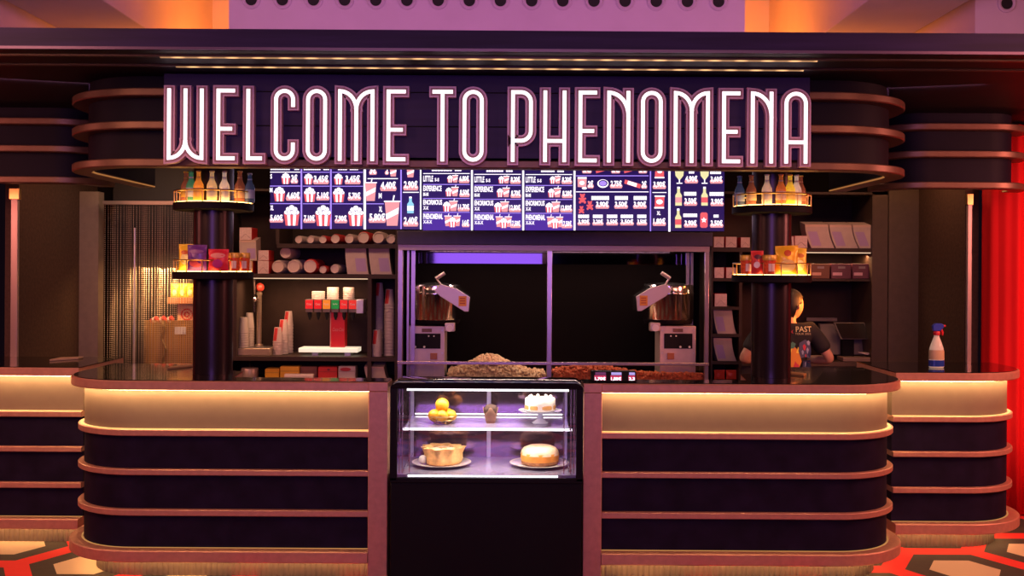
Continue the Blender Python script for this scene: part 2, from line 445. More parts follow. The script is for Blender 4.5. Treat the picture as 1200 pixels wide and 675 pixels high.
SB = mat('sign_board_navy', (.030, .020, .085), .55, noise=.15, nscale=4, stretch=(.3, 1, 5), spec=.2)
for z0_, z1_ in ((2.385, 2.555), (2.562, 2.745), (2.752, 2.845)):
    MB().box(X(193, 5.81, 150), X(948, 5.81, 150), 5.796, 5.806, z0_, z1_).build('sign_board', SB, FA, smooth=0)
for z0_, z1_ in ((2.555, 2.562), (2.745, 2.752)):
    MB().box(X(193, 5.81, 150), X(948, 5.81, 150), 5.802, 5.8085, z0_-.004, z1_+.004).build('seam_groove', M['black'], FA, smooth=0)
# ================================================================ SIGN LETTERS
YL = 5.752
FACE = mat('letter_face_mauve', (.58, .38, .56), .4, .1)
RIMD = mat('letter_inner_rose', (.30, .16, .19), .5)
TUBE = emis('letter_white_neon', (1, .82, .93), 2.0)
def arc(cx, cz, rx, rz, a0, a1, n=14):
    return [(cx+rx*math.cos(math.radians(a0+(a1-a0)*i/n)), cz+rz*math.sin(math.radians(a0+(a1-a0)*i/n))) for i in range(n+1)]
def strokes(ch, w, h):
    r = w/2
    if ch == 'W': return [[(0, h), (0, 0)]+arc(0, h*.27, w/2, h*.27, -90, -8, 8)[1:-1]+[(w/2, h*.24)], [(w, h), (w, 0)]+[(w-x, z) for x, z in arc(0, h*.27, w/2, h*.27, -90, -8, 8)[1:-1]]+[(w/2, h*.24)], [(w/2, h), (w/2, h*.2)]]
    if ch == 'M': return [[(x, h-z) for x, z in s] for s in strokes('W', w, h)]
    if ch == 'E': return [[(w, h), (0, h), (0, 0), (w, 0)], [(0, h*.435), (w*.82, h*.435)]]
    if ch == 'L': return [[(0, h), (0, 0), (w, 0)]]
    if ch == 'C': return [[(w, h*.79)]+arc(r, h-r, r, r, 0, 180)+arc(r, r, r, r, 180, 360)+[(w, h*.21)]]
    if ch == 'O': return [arc(r, h-r, r, r, 0, 180)+arc(r, r, r, r, 180, 360)+[(w, h-r)]]
    if ch == 'T': return [[(0, h), (w, h)], [(w/2, h), (w/2, 0)]]
    if ch == 'P': return [[(0, 0), (0, h), (w-r*1.1, h)]+arc(w-r*1.1, h-r*1.1, r*1.1, r*1.1, 90, 0)+arc(w-r*1.1, h*.285+r*1.1, r*1.1, r*1.1, 0, -90)+[(0, h*.285)]]
    if ch == 'H': return [[(0, h), (0, 0)], [(w, h), (w, 0)], [(0, h*.285), (w, h*.285)]]
    if ch == 'N': return [[(0, 0), (0, h)]+arc(0, h*.66, w, h*.34, 82, 8, 10)+[(w, h*.66)], [(w, h), (w, 0)]]
    if ch == 'A': return [[(0, 0)]+arc(r, h-r, r, r, 180, 0)+[(w, 0)], [(0, h*.285), (w, h*.285)]]
def stroke_mesh(mb, pts, hw, y0, y1, x0, z0, ext, mi=None):
    closed = math.hypot(pts[0][0]-pts[-1][0], pts[0][1]-pts[-1][1]) < 1e-4
    if closed: pts = pts[:-1]
    q = [pts[0]]
    for p in pts[1:]:
        if math.hypot(p[0]-q[-1][0], p[1]-q[-1][1]) > 1e-4: q.append(p)
    V = [Vector(p) for p in q]
    if not closed:
        V[0] = V[0]+(V[0]-V[1]).normalized()*ext; V[-1] = V[-1]+(V[-1]-V[-2]).normalized()*ext
    n = len(V); loops = []
    for i in range(n):
        if closed: d0 = (V[i]-V[i-1]).normalized(); d1 = (V[(i+1) % n]-V[i]).normalized()
        else:
            d0 = (V[i]-V[max(i-1, 0)]) if i > 0 else V[1]-V[0]; d1 = (V[min(i+1, n-1)]-V[i]) if i < n-1 else V[-1]-V[-2]
            d0 = d0.normalized(); d1 = d1.normalized()
        n0 = Vector((-d0.y, d0.x)); n1 = Vector((-d1.y, d1.x)); b = (n0+n1)
        b = b.normalized() if b.length > .05 else n0
        k = min(hw/max(b.dot(n0), .35), hw*2.2)
        a, c = V[i]+b*k, V[i]-b*k
        loops.append([(x0+a.x, y0, z0+a.y), (x0+c.x, y0, z0+c.y), (x0+c.x, y1, z0+c.y), (x0+a.x, y1, z0+a.y)])
    if closed: loops.append(loops[0])
    mb.loft(loops, cap=not closed, mi=mi)
LET = [('W', 198, 236.75), ('E', 255.75, 273.5), ('L', 290.75, 305.5), ('C', 323.25, 343.75), ('O', 360.75, 381.25), ('M', 398.25, 436.75), ('E', 455, 473.5),
       ('T', 508.5, 528.7), ('O', 544, 564.8), ('P', 600.8, 622.3), ('H', 638.6, 661.6), ('E', 679.8, 697.5), ('N', 713.4, 736.4), ('O', 753, 774.3), ('M', 791.4, 829.6), ('E', 848, 865.4), ('N', 881.6, 904), ('A', 921, 944.2)]
LLAB = ['glowing white sign letter W starting the word WELCOME', 'glowing white sign letter E right after the W of WELCOME', 'glowing white sign letter L in WELCOME', 'glowing white sign letter C in WELCOME',
        'glowing white sign letter O in WELCOME', 'glowing white sign letter M in WELCOME', 'glowing white sign letter E ending the word WELCOME', 'glowing white sign letter T in the short word TO',
        'glowing white sign letter O in the short word TO', 'glowing white sign letter P starting the word PHENOMENA', 'glowing white sign letter H in PHENOMENA', 'glowing white sign letter E between H and N of PHENOMENA',
        'glowing white sign letter N between E and O of PHENOMENA', 'glowing white sign letter O in PHENOMENA', 'glowing white sign letter M in PHENOMENA', 'glowing white sign letter E between M and N of PHENOMENA',
        'glowing white sign letter N just before the final A of PHENOMENA', 'glowing white sign letter A ending the word PHENOMENA']
for (ch, u0, u1), lab in zip(LET, LLAB):
    um = (u0+u1)/2
    va = 108.0+(um-570)*.0055; vb = 187.3+(um-570)*.0062
    pa, pb = P(u0, vb, YL), P(u1, va, YL)
    w, h = pb.x-pa.x, pb.z-pa.z
    t = T('sign_letter', lab, 'sign letter', (pa.x+w/2, YL, pa.z-.03), 'welcome sign letters')
    a, b, c = MB(), MB(), MB()
    for k, s in enumerate(strokes(ch, w, h)):
        e = .0006*k
        stroke_mesh(a, s, .0305, YL+e, YL+.049-e, pa.x, pa.z, .028)
        stroke_mesh(b, s, .0205, YL-.003+e*.3, YL+.02, pa.x, pa.z, .0195)
        stroke_mesh(c, s, .0098, YL-.006+e, YL+.015, pa.x, pa.z, .0095)
    a.build('letter_face', FACE, t, smooth=30); b.build('inner_face', RIMD, t, smooth=30); c.build('neon_line', TUBE, t, smooth=30)
# ================================================================ MENU SCREENS
YS = 7.6
SC = [mat('screen_navy', (.01, .01, .02), .3, emit=(.022, .008, .095), es=1.0), emis('menu_white', (1, .90, 1), 1.5), emis('menu_red', (1, .13, .16), .95),
      emis('menu_rose', (1, .38, .42), 1.0), emis('menu_violet', (.42, .26, 1), 1.2), emis('menu_cream', (.95, .85, .45), 1.0), emis('menu_aqua', (.35, .75, 1), 1.0), emis('menu_ink', (.03, .015, .12), 1), emis('menu_mid', (.085, .030, .36), 1)]
WH, RD, RS, VI, CR, AQ, IK = 1, 2, 3, 4, 5, 6, 7
class Menu:
    def __init__(s): s.m = MB(); s.y = YS-.002; s.k = 0
    def _y(s): s.k += 1; return s.y-.00004*s.k
    def pt(s, u, v, y): p = P(u, v, YS); return (p.x, y, p.z)
    def rect(s, u0, u1, v0, v1, c): y = s._y(); s.m.quad(s.pt(u0, v1, y), s.pt(u1, v1, y), s.pt(u1, v0, y), s.pt(u0, v0, y), c)
    def poly(s, pts, c): y = s._y(); s.m.poly([s.pt(u, v, y) for u, v in pts], c)
    def ell(s, u, v, ru, rv, c, n=12): s.poly([(u+ru*math.cos(2*PI*i/n), v+rv*math.sin(2*PI*i/n)) for i in range(n)], c)
    def text(s, t, u0, u1, v0, v1, c=WH, bold=.03):
        y = s._y(); a = P(u0, v1, YS); b = P(u1, v0, YS); put_text(s.m, t, a.x, b.x, a.z, b.z, y, bold, c)
    def price(s, t, u0, u1, v0, v1):
        h = v1-v0
        vm = v0+h*.55
        s.poly([(u0-1, vm+h*.3), (u0, vm), (u1, vm), (u1+1, vm+h*.3), (u1, v1+1.2), (u0, v1+1.2)], RS)
        s.text(t, u0, u1, v0, v1, WH, .035)
    def bucket(s, u, v0, v1, w):
        h = v1-v0; t = v0+h*.36
        s.poly([(u-w/2, t), (u+w/2, t), (u+w*.38, v1), (u-w*.38, v1)], WH)
        for k in (-2, 0, 2):
            a0, a1 = (k-.5)/5, (k+.5)/5
            s.poly([(u+w*a0, t), (u+w*a1, t), (u+w*.76*a1, v1), (u+w*.76*a0, v1)], RD)
        for du, dv, r in ((-.32, .34, .17), (.32, .34, .17), (-.1, .32, .2), (.14, .33, .2), (-.2, .18, .18), (.2, .18, .18), (0, .1, .19)):
            s.ell(u+du*w, v0+dv*h, r*w*1.06, r*w*1.06*.9, IK, 10); s.ell(u+du*w, v0+dv*h, r*w*.92, r*w*.92*.9, WH, 10)
    def cup(s, u, v0, v1, w, straw=True):
        h = v1-v0; t = v0+(h*.18 if straw else 0)
        if straw: s.poly([(u+.02*w, t), (u+.10*w, t), (u+.18*w, v0), (u+.08*w, v0)], WH)
        s.poly([(u-w/2, t), (u+w/2, t), (u+w*.36, v1), (u-w*.36, v1)], RS)
        s.poly([(u-w*.44, v0+h*.62), (u+w*.44, v0+h*.40), (u+w*.41, v0+h*.60), (u-w*.40, v0+h*.80)], WH)
        s.rect(u-w*.55, u+w*.55, t, t+max(.8, h*.04), WH)
    def bottle(s, u, v0, v1, w, c, lab=RS):
        h = v1-v0
        s.poly([(u-w*.2, v0), (u+w*.2, v0), (u+w*.22, v0+h*.3), (u+w*.5, v0+h*.45), (u+w*.5, v1), (u-w*.5, v1), (u-w*.5, v0+h*.45), (u-w*.22, v0+h*.3)], c)
        s.rect(u-w*.5, u+w*.5, v0+h*.56, v0+h*.84, lab); s.rect(u-w*.2, u+w*.2, v0, v0+h*.1, WH)
    def blocks(s, u0, u1, v0, v1, n=6):
        w = (u1-u0)/n
        for i in range(n): s.rect(u0+i*w, u0+i*w+w*.88, v0, v1, WH)
    def wob(s, t, u0, u1, v0, v1): s.text(t, u0, u1, v0, v1, WH, .03)
def screen(u0, u1, label, fill):
    a = P(u0, 270, YS); b = P(u1, 270, YS)
    z0 = a.z if u0 < 400 else (a.z+b.z)/2
    z0 = Z(270.0+(((u0+u1)/2-600)*.006), YS, (u0+u1)/2)
    t = T('menu_screen', label, 'menu screen', ((a.x+b.x)/2, YS, z0), 'menu screens')
    MB().box(a.x+.002, b.x-.002, YS+.004, YS+.06, z0, z0+.62).build('screen_housing', M['black'], t, bevel=.003)
    MB().box(a.x+.003, b.x-.003, YS, YS+.004, z0+.003, z0+.617).build('display_panel', SC[0], t, smooth=0)
    MB().box((a.x+b.x)/2-.03, (a.x+b.x)/2+.03, YS+.06, YS+.10, z0+.2, 2.85).build('ceiling_bracket', M['black'], t, smooth=0)
    mm = Menu(); fill(mm); mm.m.build('menu_graphics', SC, t, smooth=0)
def fillA(m):
    for u, w in ((353.3, .9), (387.8, .9), (470, .8)): m.rect(u-w, u+w, 186, 268.5, VI)
    for u in (427.5,): m.rect(u-1.4, u+1.4, 186, 268.8, WH)
    m.rect(492.2, 493.8, 186, 268.8, WH)
    m.blocks(317, 340, 197, 199.2, 9); m.blocks(345, 351, 197, 199.2, 3); m.blocks(356, 376, 197, 199.4, 8); m.blocks(379, 386, 197, 199.4, 3); m.blocks(396, 407, 197, 199.4, 4); m.blocks(410, 420, 197, 199.4, 4)
    for v in (201.3, 217.6, 238.2):
        m.rect(316.5, 352, v, v+.9, VI if v > 210 else WH); m.rect(355, 386.5, v+.2, v+1, VI); m.rect(389.5, 425.5, v+.3, v+1.1, VI)
    m.text('S', 316.8, 319, 204, 209.5); m.text('M', 316.3, 319.5, 220, 225.5); m.text('XL', 316.8, 320.8, 240.7, 246.5)
    m.bucket(335, 203, 215.6, 10.5); m.price('3€', 341.5, 348.6, 204.5, 214)
    m.bucket(327.6, 219.4, 236, 13.6); m.price('4,60€', 336, 351.3, 225, 234)
    m.bucket(342, 241, 264.4, 18.5); m.price('5,60€', 316.8, 331.5, 251.5, 259.6)
    m.bucket(361.7, 203.8, 216, 10.6); m.price('3,45€', 368, 384.8, 205.5, 214.8)
    m.bucket(363.2, 220, 236.6, 14); m.price('5,10€', 371.5, 385.5, 225, 233.8)
    m.bucket(379, 241.2, 264.8, 19); m.price('7,10€', 356.4, 369, 252, 260)
    m.bucket(396.8, 204, 216.2, 10.6); m.price('3,45€', 405, 422, 205.5, 214.8)
    m.bucket(397.2, 220.3, 237, 14); m.price('5,70€', 408.5, 422.5, 225.5, 234)
    m.bucket(417.3, 241.7, 264.8, 18.5); m.price('7,90€', 393, 406.5, 252.4, 260.4)
    m.price('3€', 433.5, 441, 195, 203.8); m.price('2', 452, 455, 196, 203.8); m.cup(461, 194, 207, 8.5, False)
    m.rect(431, 466.5, 209, 210, WH); m.rect(429.5, 450, 238.5, 239.4, VI)
    m.cup(434.6, 208.8, 235.6, 13.4); m.price('4,40€', 446.5, 464, 212.8, 222.8); m.text('M', 444, 447.5, 226.3, 232.6)
    m.cup(459.8, 229, 264.6, 17.5); m.price('5,80€', 433, 451.5, 250, 260); m.text('XL', 444.3, 448.3, 242, 248.4)
    m.cup(481.2, 193.5, 208, 9.5, False); m.price('2,90€', 473.5, 489.5, 212, 222); m.rect(472.5, 491, 225, 226, WH)
    m.bottle(481.2, 230.5, 250, 7.6, AQ, WH); m.price('2,40€', 473.5, 489.5, 254, 264.3)
def fillB(m):
    rows = [('LITTLE', 'S-S', 9.6), ('EXPERIENCE', 'M-M', 19.8), ('ENORMOUS', 'X-X', 20.5), ('PHENOMENAL', 'X-X-X', 21.3)]
    for c, (u0, dv, pr) in enumerate(((496, 0, ('6,80€', '8,50€', '11,70€', '16€')), (556, 1, ('8,20€', '8,70€', '12,80€', '17,50€')), (616, 1.3, ('8,20€', '8,20€', '12,80€', '17,50€')))):
        ua = u0+54.5
        m.rect(u0-.3, ua+1, 249.5+dv, 270, 8)
        m.blocks(u0+10+c*4, u0+34, 198.5+dv, 200.6+dv, 7); m.blocks(u0+37, u0+45, 198.5+dv, 200.6+dv, 3)
        for v in (203, 215.8, 232.2, 248.4): m.rect(u0, ua, v+dv, v+dv+.8, VI if v > 210 else WH)
        m.text('LITTLE', u0, u0+11.6, 206+dv, 212.8+dv); m.text('S-S', u0+13.4, u0+18.6, 208.6+dv, 212.6+dv)
        m.text('EXPERIENCE', u0, u0+21.6, 217.6+dv, 224+dv); m.text('M-M', u0, u0+6, 225.6+dv, 229.8+dv)
        m.text('ENORMOUS', u0, u0+22.2, 234+dv, 240+dv); m.text('X-X', u0, u0+6.2, 241.6+dv, 245.8+dv)
        m.text('PHENOMENAL', u0, u0+23, 250.4+dv, 256.8+dv); m.text('X-X-X', u0, u0+10.3, 258+dv, 262+dv)
        m.cup(u0+37.5, 203.4+dv, 214+dv, 6.5); m.bucket(u0+31.5, 205.8+dv, 214+dv, 7)
        m.cup(u0+37.2, 216.6+dv, 230+dv, 8); m.bucket(u0+30, 220+dv, 230+dv, 8)
        m.cup(u0+35.4, 232.6+dv, 247.4+dv, 9.5); m.bucket(u0+27.6, 236.6+dv, 247.8+dv, 9.4)
        m.cup(u0+29, 250+dv, 265+dv, 8); m.cup(u0+39.6, 250+dv, 265+dv, 8); m.bucket(u0+34.3, 254.6+dv, 266.2+dv, 9)
        m.price(pr[0], u0+42.5, u0+53.5, 206+dv, 213.4+dv); m.price(pr[1], u0+43, u0+53.8, 222+dv, 229.8+dv)
        m.price(pr[2], u0+41, u0+53.8, 239+dv, 246.4+dv); m.price(pr[3], u0+(46 if c == 0 else 42.5), u0+53.6, 257.5+dv, 265+dv)
        m.rect(u0+56.0, u0+58.2, 186, 270, WH)
def fillC(m):
    m.rect(761.6, 762.9, 188, 271, VI); m.rect(783.2, 785.6, 188, 271.5, WH)
    for v in (205.6, 224.4): m.rect(675, 760, v, v+.9, VI if v < 210 else WH)
    m.rect(764.5, 781, 225.2, 226.1, WH)
    for a, b in ((683, 692.5), (717, 726), (749, 757.5)): m.price('2€', a, b, 195.5, 202)
    for a in (698, 731): m.poly([(a, 199), (a+13, 196), (a+13.5, 199.5), (a+.6, 203.2)], RD)
    m.poly([(676.8, 208), (687.5, 208.8), (687, 220), (677, 219)], RS); m.rect(677, 687.4, 207.6, 209.4, WH); m.ell(682, 214.4, 3, 2.4, WH); m.ell(684.8, 220.6, 3, 1.4, WH)
    m.price('2€', 689, 695, 211.5, 219.5)
    m.ell(706.5, 215.2, 6.6, 5, WH, 16); m.ell(706.7, 214.7, 5.3, 3.9, IK, 16); m.ell(706.5, 214.9, 4.2, 2.9, VI, 16)
    m.price('2,75€', 715.5, 728.5, 211.5, 219.5)
    m.poly([(732.4, 210.4), (751, 216), (750, 221), (731.4, 215)], RD); m.poly([(736, 211.8), (746.5, 215), (745.6, 219.2), (735, 215.8)], WH)
    m.price('2€', 752, 757.5, 212, 220)
    for u, v, k in ((682.5, 233, 1), (691.2, 241, .9), (681.3, 246, .75)):
        m.ell(u, v-3.4*k, 2.6*k, 2.2*k, RD); m.ell(u-2.1*k, v-5.2*k, 1*k, 1*k, RD); m.ell(u+2.1*k, v-5.2*k, 1*k, 1*k, RD)
        m.ell(u, v+1.2*k, 3*k, 3.2*k, RD); m.ell(u-2.8*k, v+4*k, 1.5*k, 1.7*k, RD); m.ell(u+2.8*k, v+4*k, 1.5*k, 1.7*k, RD); m.ell(u-3.2*k, v-.2*k, 1.3*k, 1.2*k, RD); m.ell(u+3.2*k, v-.2*k, 1.3*k, 1.2*k, RD)
    for u0, u1, n, p in ((693, 714, 7, '3,90€'), (720.5, 736, 6, '3,50€'), (742.5, 758, 6, '3,90€')):
        m.blocks(u0, u1, 229.8, 234.4, n); m.price(p, max(u0, u1-15.5), u1-1, 236, 243.4)
    for u0, u1, p in ((677.5, 690.5, '3,90€'), (694.8, 706.5, '3,20€'), (711, 723.5, '3,50€'), (727.3, 742, '3,50€'), (746.7, 757.5, '3,50€')):
        m.blocks(u0, u1, 251.6, 255.6, 5); m.price(p, u0, u1, 257, 263)
    m.poly([(767.8, 198), (778, 198), (778, 208.5), (767.2, 208)], RD); m.ell(773, 200.8, 3, 2.4, WH); m.rect(767, 778.4, 207.4, 209, WH)
    m.price('3,90€', 765.5, 779.5, 212.6, 220.4)
    m.poly([(767.6, 229.6), (778.6, 230.4), (777.8, 244.6), (767, 243.8)], RD); m.ell(772.7, 236.6, 3.8, 2.9, WH); m.rect(767, 779, 229.2, 230.8, WH); m.rect(766.6, 778, 242.6, 244.4, WH)
    m.text('XL', 769.5, 774, 247.5, 252); m.price('1,80€', 765.5, 779.5, 255.6, 263.6)
    for u in (796, 825.5):
        m.poly([(u-5.2, 199), (u+5.2, 199), (u+4.6, 206), (u+1, 210.6), (u-1, 210.6), (u-4.6, 206)], CR)
        m.rect(u-.6, u+.6, 210, 214.5, WH); m.rect(u-3.4, u+3.4, 214.3, 215.4, WH)
    m.blocks(807, 813.5, 200.5, 203.5, 3); m.price('4,90€', 803, 817, 206, 213.8); m.blocks(832, 845, 200, 204, 4); m.price('3,60€', 832.5, 846, 206.6, 214)
    m.bottle(795, 219, 241, 7.6, CR, RS); m.bottle(825.4, 219, 241, 7.6, CR, RD); m.bottle(794.6, 244.5, 267, 7.2, CR, RD)
    m.blocks(801.6, 816, 225, 229.4, 6); m.price('3,50€', 802, 816, 232, 240); m.blocks(831.3, 848, 225.2, 229.6, 7); m.price('3,90€', 833, 847, 232.6, 240.4)
    m.blocks(800.5, 817, 250.4, 254.4, 7); m.price('3,90€', 802, 816, 258, 265.4)
    m.poly([(820.4, 250.5), (822, 249), (827.6, 249), (829, 250.5), (829, 265.4), (827.4, 267), (821.6, 267), (820.2, 265.4)], RD)
    m.poly([(824.6+(3.6 if i % 2 == 0 else 1.6)*math.sin(i*PI/5), 258-(3.6 if i % 2 == 0 else 1.6)*math.cos(i*PI/5)) for i in range(10)], WH)
    m.blocks(836, 842, 251.6, 255, 3); m.price('3,50€', 832.5, 846.5, 258, 265.6)
screen(316, 494, 'glowing menu screen of striped popcorn buckets and drink cups', fillA)
screen(494, 674, 'glowing menu screen of three combo columns with LITTLE to PHENOMENAL rows', fillB)
screen(674, 849, 'glowing menu screen of sweets, crisps, beer glasses and bottles', fillC)
# dark bulkhead beam under the middle and right screens
hp0, hp1 = P(467, 281, 8.3), P(834, 281, 8.3)

# ================================================================ PILLARS WITH TRAYS
YPil = 6.24
PILM = mat('pillar_bronze_black', (.035, .022, .028), .30, .75, noise=.1, nscale=3, stretch=(4, 4, .3))
AMB = emis('amber_tray_light', (1, .52, .15), 9)
TOPZ, LOWZ = 2.150, 1.742
def pillar(u, label):
    x = X(u, YPil)
    t = T('display_pillar', label, 'pillar', (x, YPil, 1.134))
    n = 40
    MB().lathe((x, YPil, 0), [(.116, 1.1345), (.116, 2.848)], n).build('column', PILM, t)
    for z in (TOPZ, LOWZ):
        s = MB().lathe((x, YPil, 0), [(.117, z-.045), (.228, z-.045), (.234, z-.04), (.234, z-.004), (.230, z), (.117, z)], 48, cap=False).build('round_tray', M['black'], t)
        MB().lathe((x, YPil, 0), [(.119, z+.0005), (.119, z+.004), (.222, z+.004), (.222, z+.0005)], 48, cap=False).build('glowing_base', AMB, s)
        mb = MB()
        mb.tube([(x+.226*math.cos(2*PI*i/48), YPil+.226*math.sin(2*PI*i/48), z+.068) for i in range(48)], .0042, 8, closed=True)
        for i in range(14):
            a = 2*PI*(i+.5)/14
            mb.cyl((x+.226*math.cos(a), YPil+.226*math.sin(a), z), (x+.226*math.cos(a), YPil+.226*math.sin(a), z+.068), .0034, n=8)
        mb.build('gold_rail', M['gold'], s)
    t['kind'] = 'thing'
    return t
pillar(249.5, 'dark round pillar carrying two trays in front of the metal mesh curtain')
pillar(903.5, 'dark round pillar carrying two trays in front of the shop worker')

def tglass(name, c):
    m = mat(name, c, .12, emit=c, es=.22)  # weak emission added so the glass looks lit
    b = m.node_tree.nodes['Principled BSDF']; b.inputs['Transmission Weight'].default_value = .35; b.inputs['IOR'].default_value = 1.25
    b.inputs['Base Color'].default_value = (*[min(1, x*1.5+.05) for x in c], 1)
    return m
def bottle(x, y, z, h, glassc, labc, capc, label, group, body=.030, liquid=None, clear=False):
    t = T('drink_bottle', label, 'bottle', (x, y, z), group)
    r = body*h/.18
    pr = [(r*.9, 0), (r, .012), (r, h*.48), (r*.92, h*.55), (r*.55, h*.68), (r*.42, h*.78), (r*.40, h*.93), (r*.46, h*.935), (r*.46, h*.965), (r*.38, h*.97)]
    gm = tglass('glass_'+'_'.join('%d' % (c*255) for c in glassc), glassc)
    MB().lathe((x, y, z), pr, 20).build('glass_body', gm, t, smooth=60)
    MB().lathe((x, y, z), [(r*1.012, h*.14), (r*1.02, h*.15), (r*1.02, h*.42), (r*1.012, h*.43)], 20, cap=False).build('paper_label', mat('lab_'+'_'.join('%d' % (c*255) for c in labc), labc, .55), t)
    MB().lathe((x, y, z), [(r*.45, h*.69), (r*.46, h*.78), (r*.44, h*.80)], 20, cap=False).build('neck_label', mat('lab_'+'_'.join('%d' % (c*255) for c in labc), labc, .55), t)
    MB().lathe((x, y, z), [(r*.50, h*.95), (r*.52, h*.96), (r*.50, h*.995), (r*.40, h)], 16).build('crown_cap', mat('cap_'+'_'.join('%d' % (c*255) for c in capc), capc, .35, .6), t)
AM, BR, CL, YE, DB = (.45, .13, .02), (.22, .06, .02), (.62, .52, .40), (.90, .55, .04), (.03, .05, .10)
def arcy(x, xc, r=.172): return YPil-math.sqrt(max(r*r-(x-xc)**2, .0))
xl, xr = X(249.5, YPil), X(903.5, YPil)
for u, gc, lc, cc, lab in (
    (214.5, BR, (.6, .35, .05), (.7, .5, .05), 'brown beer bottle with yellow cap at the far left of the mesh-side pillar top tray'),
    (222.7, (.05, .22, .10), (.70, .74, .66), (.1, .3, .15), 'green beer bottle with pale label on the mesh-side pillar top tray'),
    (232.7, (.75, .30, .03), (.75, .40, .08), (.6, .35, .1), 'orange drink bottle on the mesh-side pillar top tray'),
    (248.3, (.62, .47, .22), (.62, .56, .42), (.75, .6, .2), 'pale gold bottle at the middle front of the mesh-side pillar top tray'),
    (261.3, CL, (.72, .66, .55), (.6, .5, .4), 'clear pale bottle right of the gold one on the mesh-side pillar top tray'),
    (274.3, BR, (.62, .36, .18), (.5, .3, .12), 'brown bottle with tan label on the mesh-side pillar top tray'),
    (285.5, DB, (.28, .36, .52), (.3, .35, .5), 'dark blue bottle at the menu-side edge of the mesh-side pillar top tray')):
    x = X(u, YPil-.15); y = min(arcy(x, xl), YPil-.03)
    bottle(x, y, TOPZ+.004, .178 if u != 274.3 else .19, gc, lc, cc, lab, 'bottles on the mesh-side pillar tray')
for u, gc, lc, cc, lab in (
    (871, DB, (.34, .42, .56), (.2, .3, .5), 'dark blue bottle at the menu-side edge of the worker-side pillar top tray'),
    (882, BR, (.62, .46, .26), (.5, .2, .1), 'brown bottle with cream label on the worker-side pillar top tray'),
    (897.3, (.55, .42, .30), (.66, .58, .46), (.6, .45, .3), 'pale clear bottle at the middle front of the worker-side pillar top tray'),
    (913, AM, (.62, .42, .30), (.6, .2, .08), 'amber bottle right of the clear one on the worker-side pillar top tray'),
    (924.3, YE, (.85, .60, .12), (.75, .45, .08), 'bright yellow drink bottle on the worker-side pillar top tray'),
    (933.3, CL, (.70, .60, .42), (.6, .55, .5), 'clear bottle with silver cap behind the rail of the worker-side pillar top tray'),
    (940.6, BR, (.60, .32, .12), (.8, .65, .1), 'brown bottle with gold cap at the outer edge of the worker-side pillar top tray')):
    x = X(u, YPil-.15); y = min(arcy(x, xr), YPil-.03)
    bottle(x, y, TOPZ+.004, .178, gc, lc, cc, lab, 'bottles on the worker-side pillar tray')

def bag(x, y, z, w, h, d, col, label, cat='snack bag', group=None, tilt=0, printc=None, name='snack_bag', emb=(1, 1, 1), lean=0, window=None):
    t = T(name, label, cat, (x, y, z), group)
    n, m_ = 12, 14; mb = MB()
    def sh(i, j, s):
        a, b = i/n, j/m_
        bul = (math.sin(PI*a)**.6)*(math.sin(PI*min(max((b-.06)/.88, 0), 1))**.55)
        wr = .004*math.sin(9*a+17*b+x*40)*bul
        ww = w*(1-.06*math.sin(PI*b))
        return ((a-.5)*ww, s*(d/2*bul+wr*.6), b*h)
    ct, stt = math.cos(tilt), math.sin(tilt)
    def tr(p): return (x+p[0]*ct-p[2]*stt*0+lean*p[2], y+p[1]+.04*p[2], z+p[2]+p[0]*stt)
    for s in (-1, 1):
        mb.loft([[tr(sh(i, j, s)) for i in range(n+1)] for j in range(m_+1)], cap=False, closed=False)
    c = col
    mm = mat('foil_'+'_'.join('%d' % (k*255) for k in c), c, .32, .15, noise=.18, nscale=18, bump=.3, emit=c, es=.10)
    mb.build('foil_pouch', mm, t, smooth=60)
    zz = MB()
    zz.box(-w/2*.98, w/2*.98, -.0015, .0015, h-.012, h+.002)
    zz.v = [tr((p[0], p[1], p[2])) for p in zz.v]
    zz.build('crimped_seal', mm, t, smooth=0)
    if printc:
        pm = MB()
        for k, (pc, ca, cb, ra, rb) in enumerate(printc):
            vs = []
            for i in range(18):
                a = ca+ra*math.cos(2*PI*i/18); b = cb+rb*math.sin(2*PI*i/18)
                p = sh(a*n, b*m_, -1); vs.append(tr((p[0], p[1]-.0025-.0012*k, p[2])))
            cc = sh(ca*n, cb*m_, -1); o = len(pm.v)
            pm.v += vs+[tr((cc[0], cc[1]-.004-.0012*k, cc[2]))]
            for i in range(18): pm.f.append((o+i, o+(i+1) % 18, o+18)); pm.m.append(k)
        pm.build('printed_motif', [mat('ink_'+'_'.join('%d' % (q*255) for q in pc[0]), pc[0], .4) for pc in printc], t, smooth=60)
    return t
zt = LOWZ+.005
gl = 'snacks on the mesh-side pillar lower tray'; gr = 'snacks on the worker-side pillar lower tray'
bag(X(212.6, 6.05), 6.12, zt, .085, .155, .05, (.85, .50, .03), 'yellow crisp bag standing at the mesh end of the pillar lower tray', group=gl, printc=[((.9, .8, .3), .5, .45, .3, .22), ((.7, .15, .02), .5, .7, .28, .08)])
bag(X(229.6, 6.05), 6.06, zt, .115, .150, .05, (.13, .03, .20), 'dark purple sweets pouch next to the yellow bag on the pillar lower tray', group=gl, printc=[((.60, .08, .10), .5, .30, .36, .16), ((.25, .08, .3), .5, .75, .38, .08)])
bag(X(256, 6.05), 6.04, zt, .120, .125, .05, (.60, .02, .04), 'bright red sweets pouch at the front of the mesh-side pillar lower tray', group=gl, printc=[((.75, .25, .22), .5, .72, .38, .12), ((.45, .03, .22), .5, .35, .26, .2)])
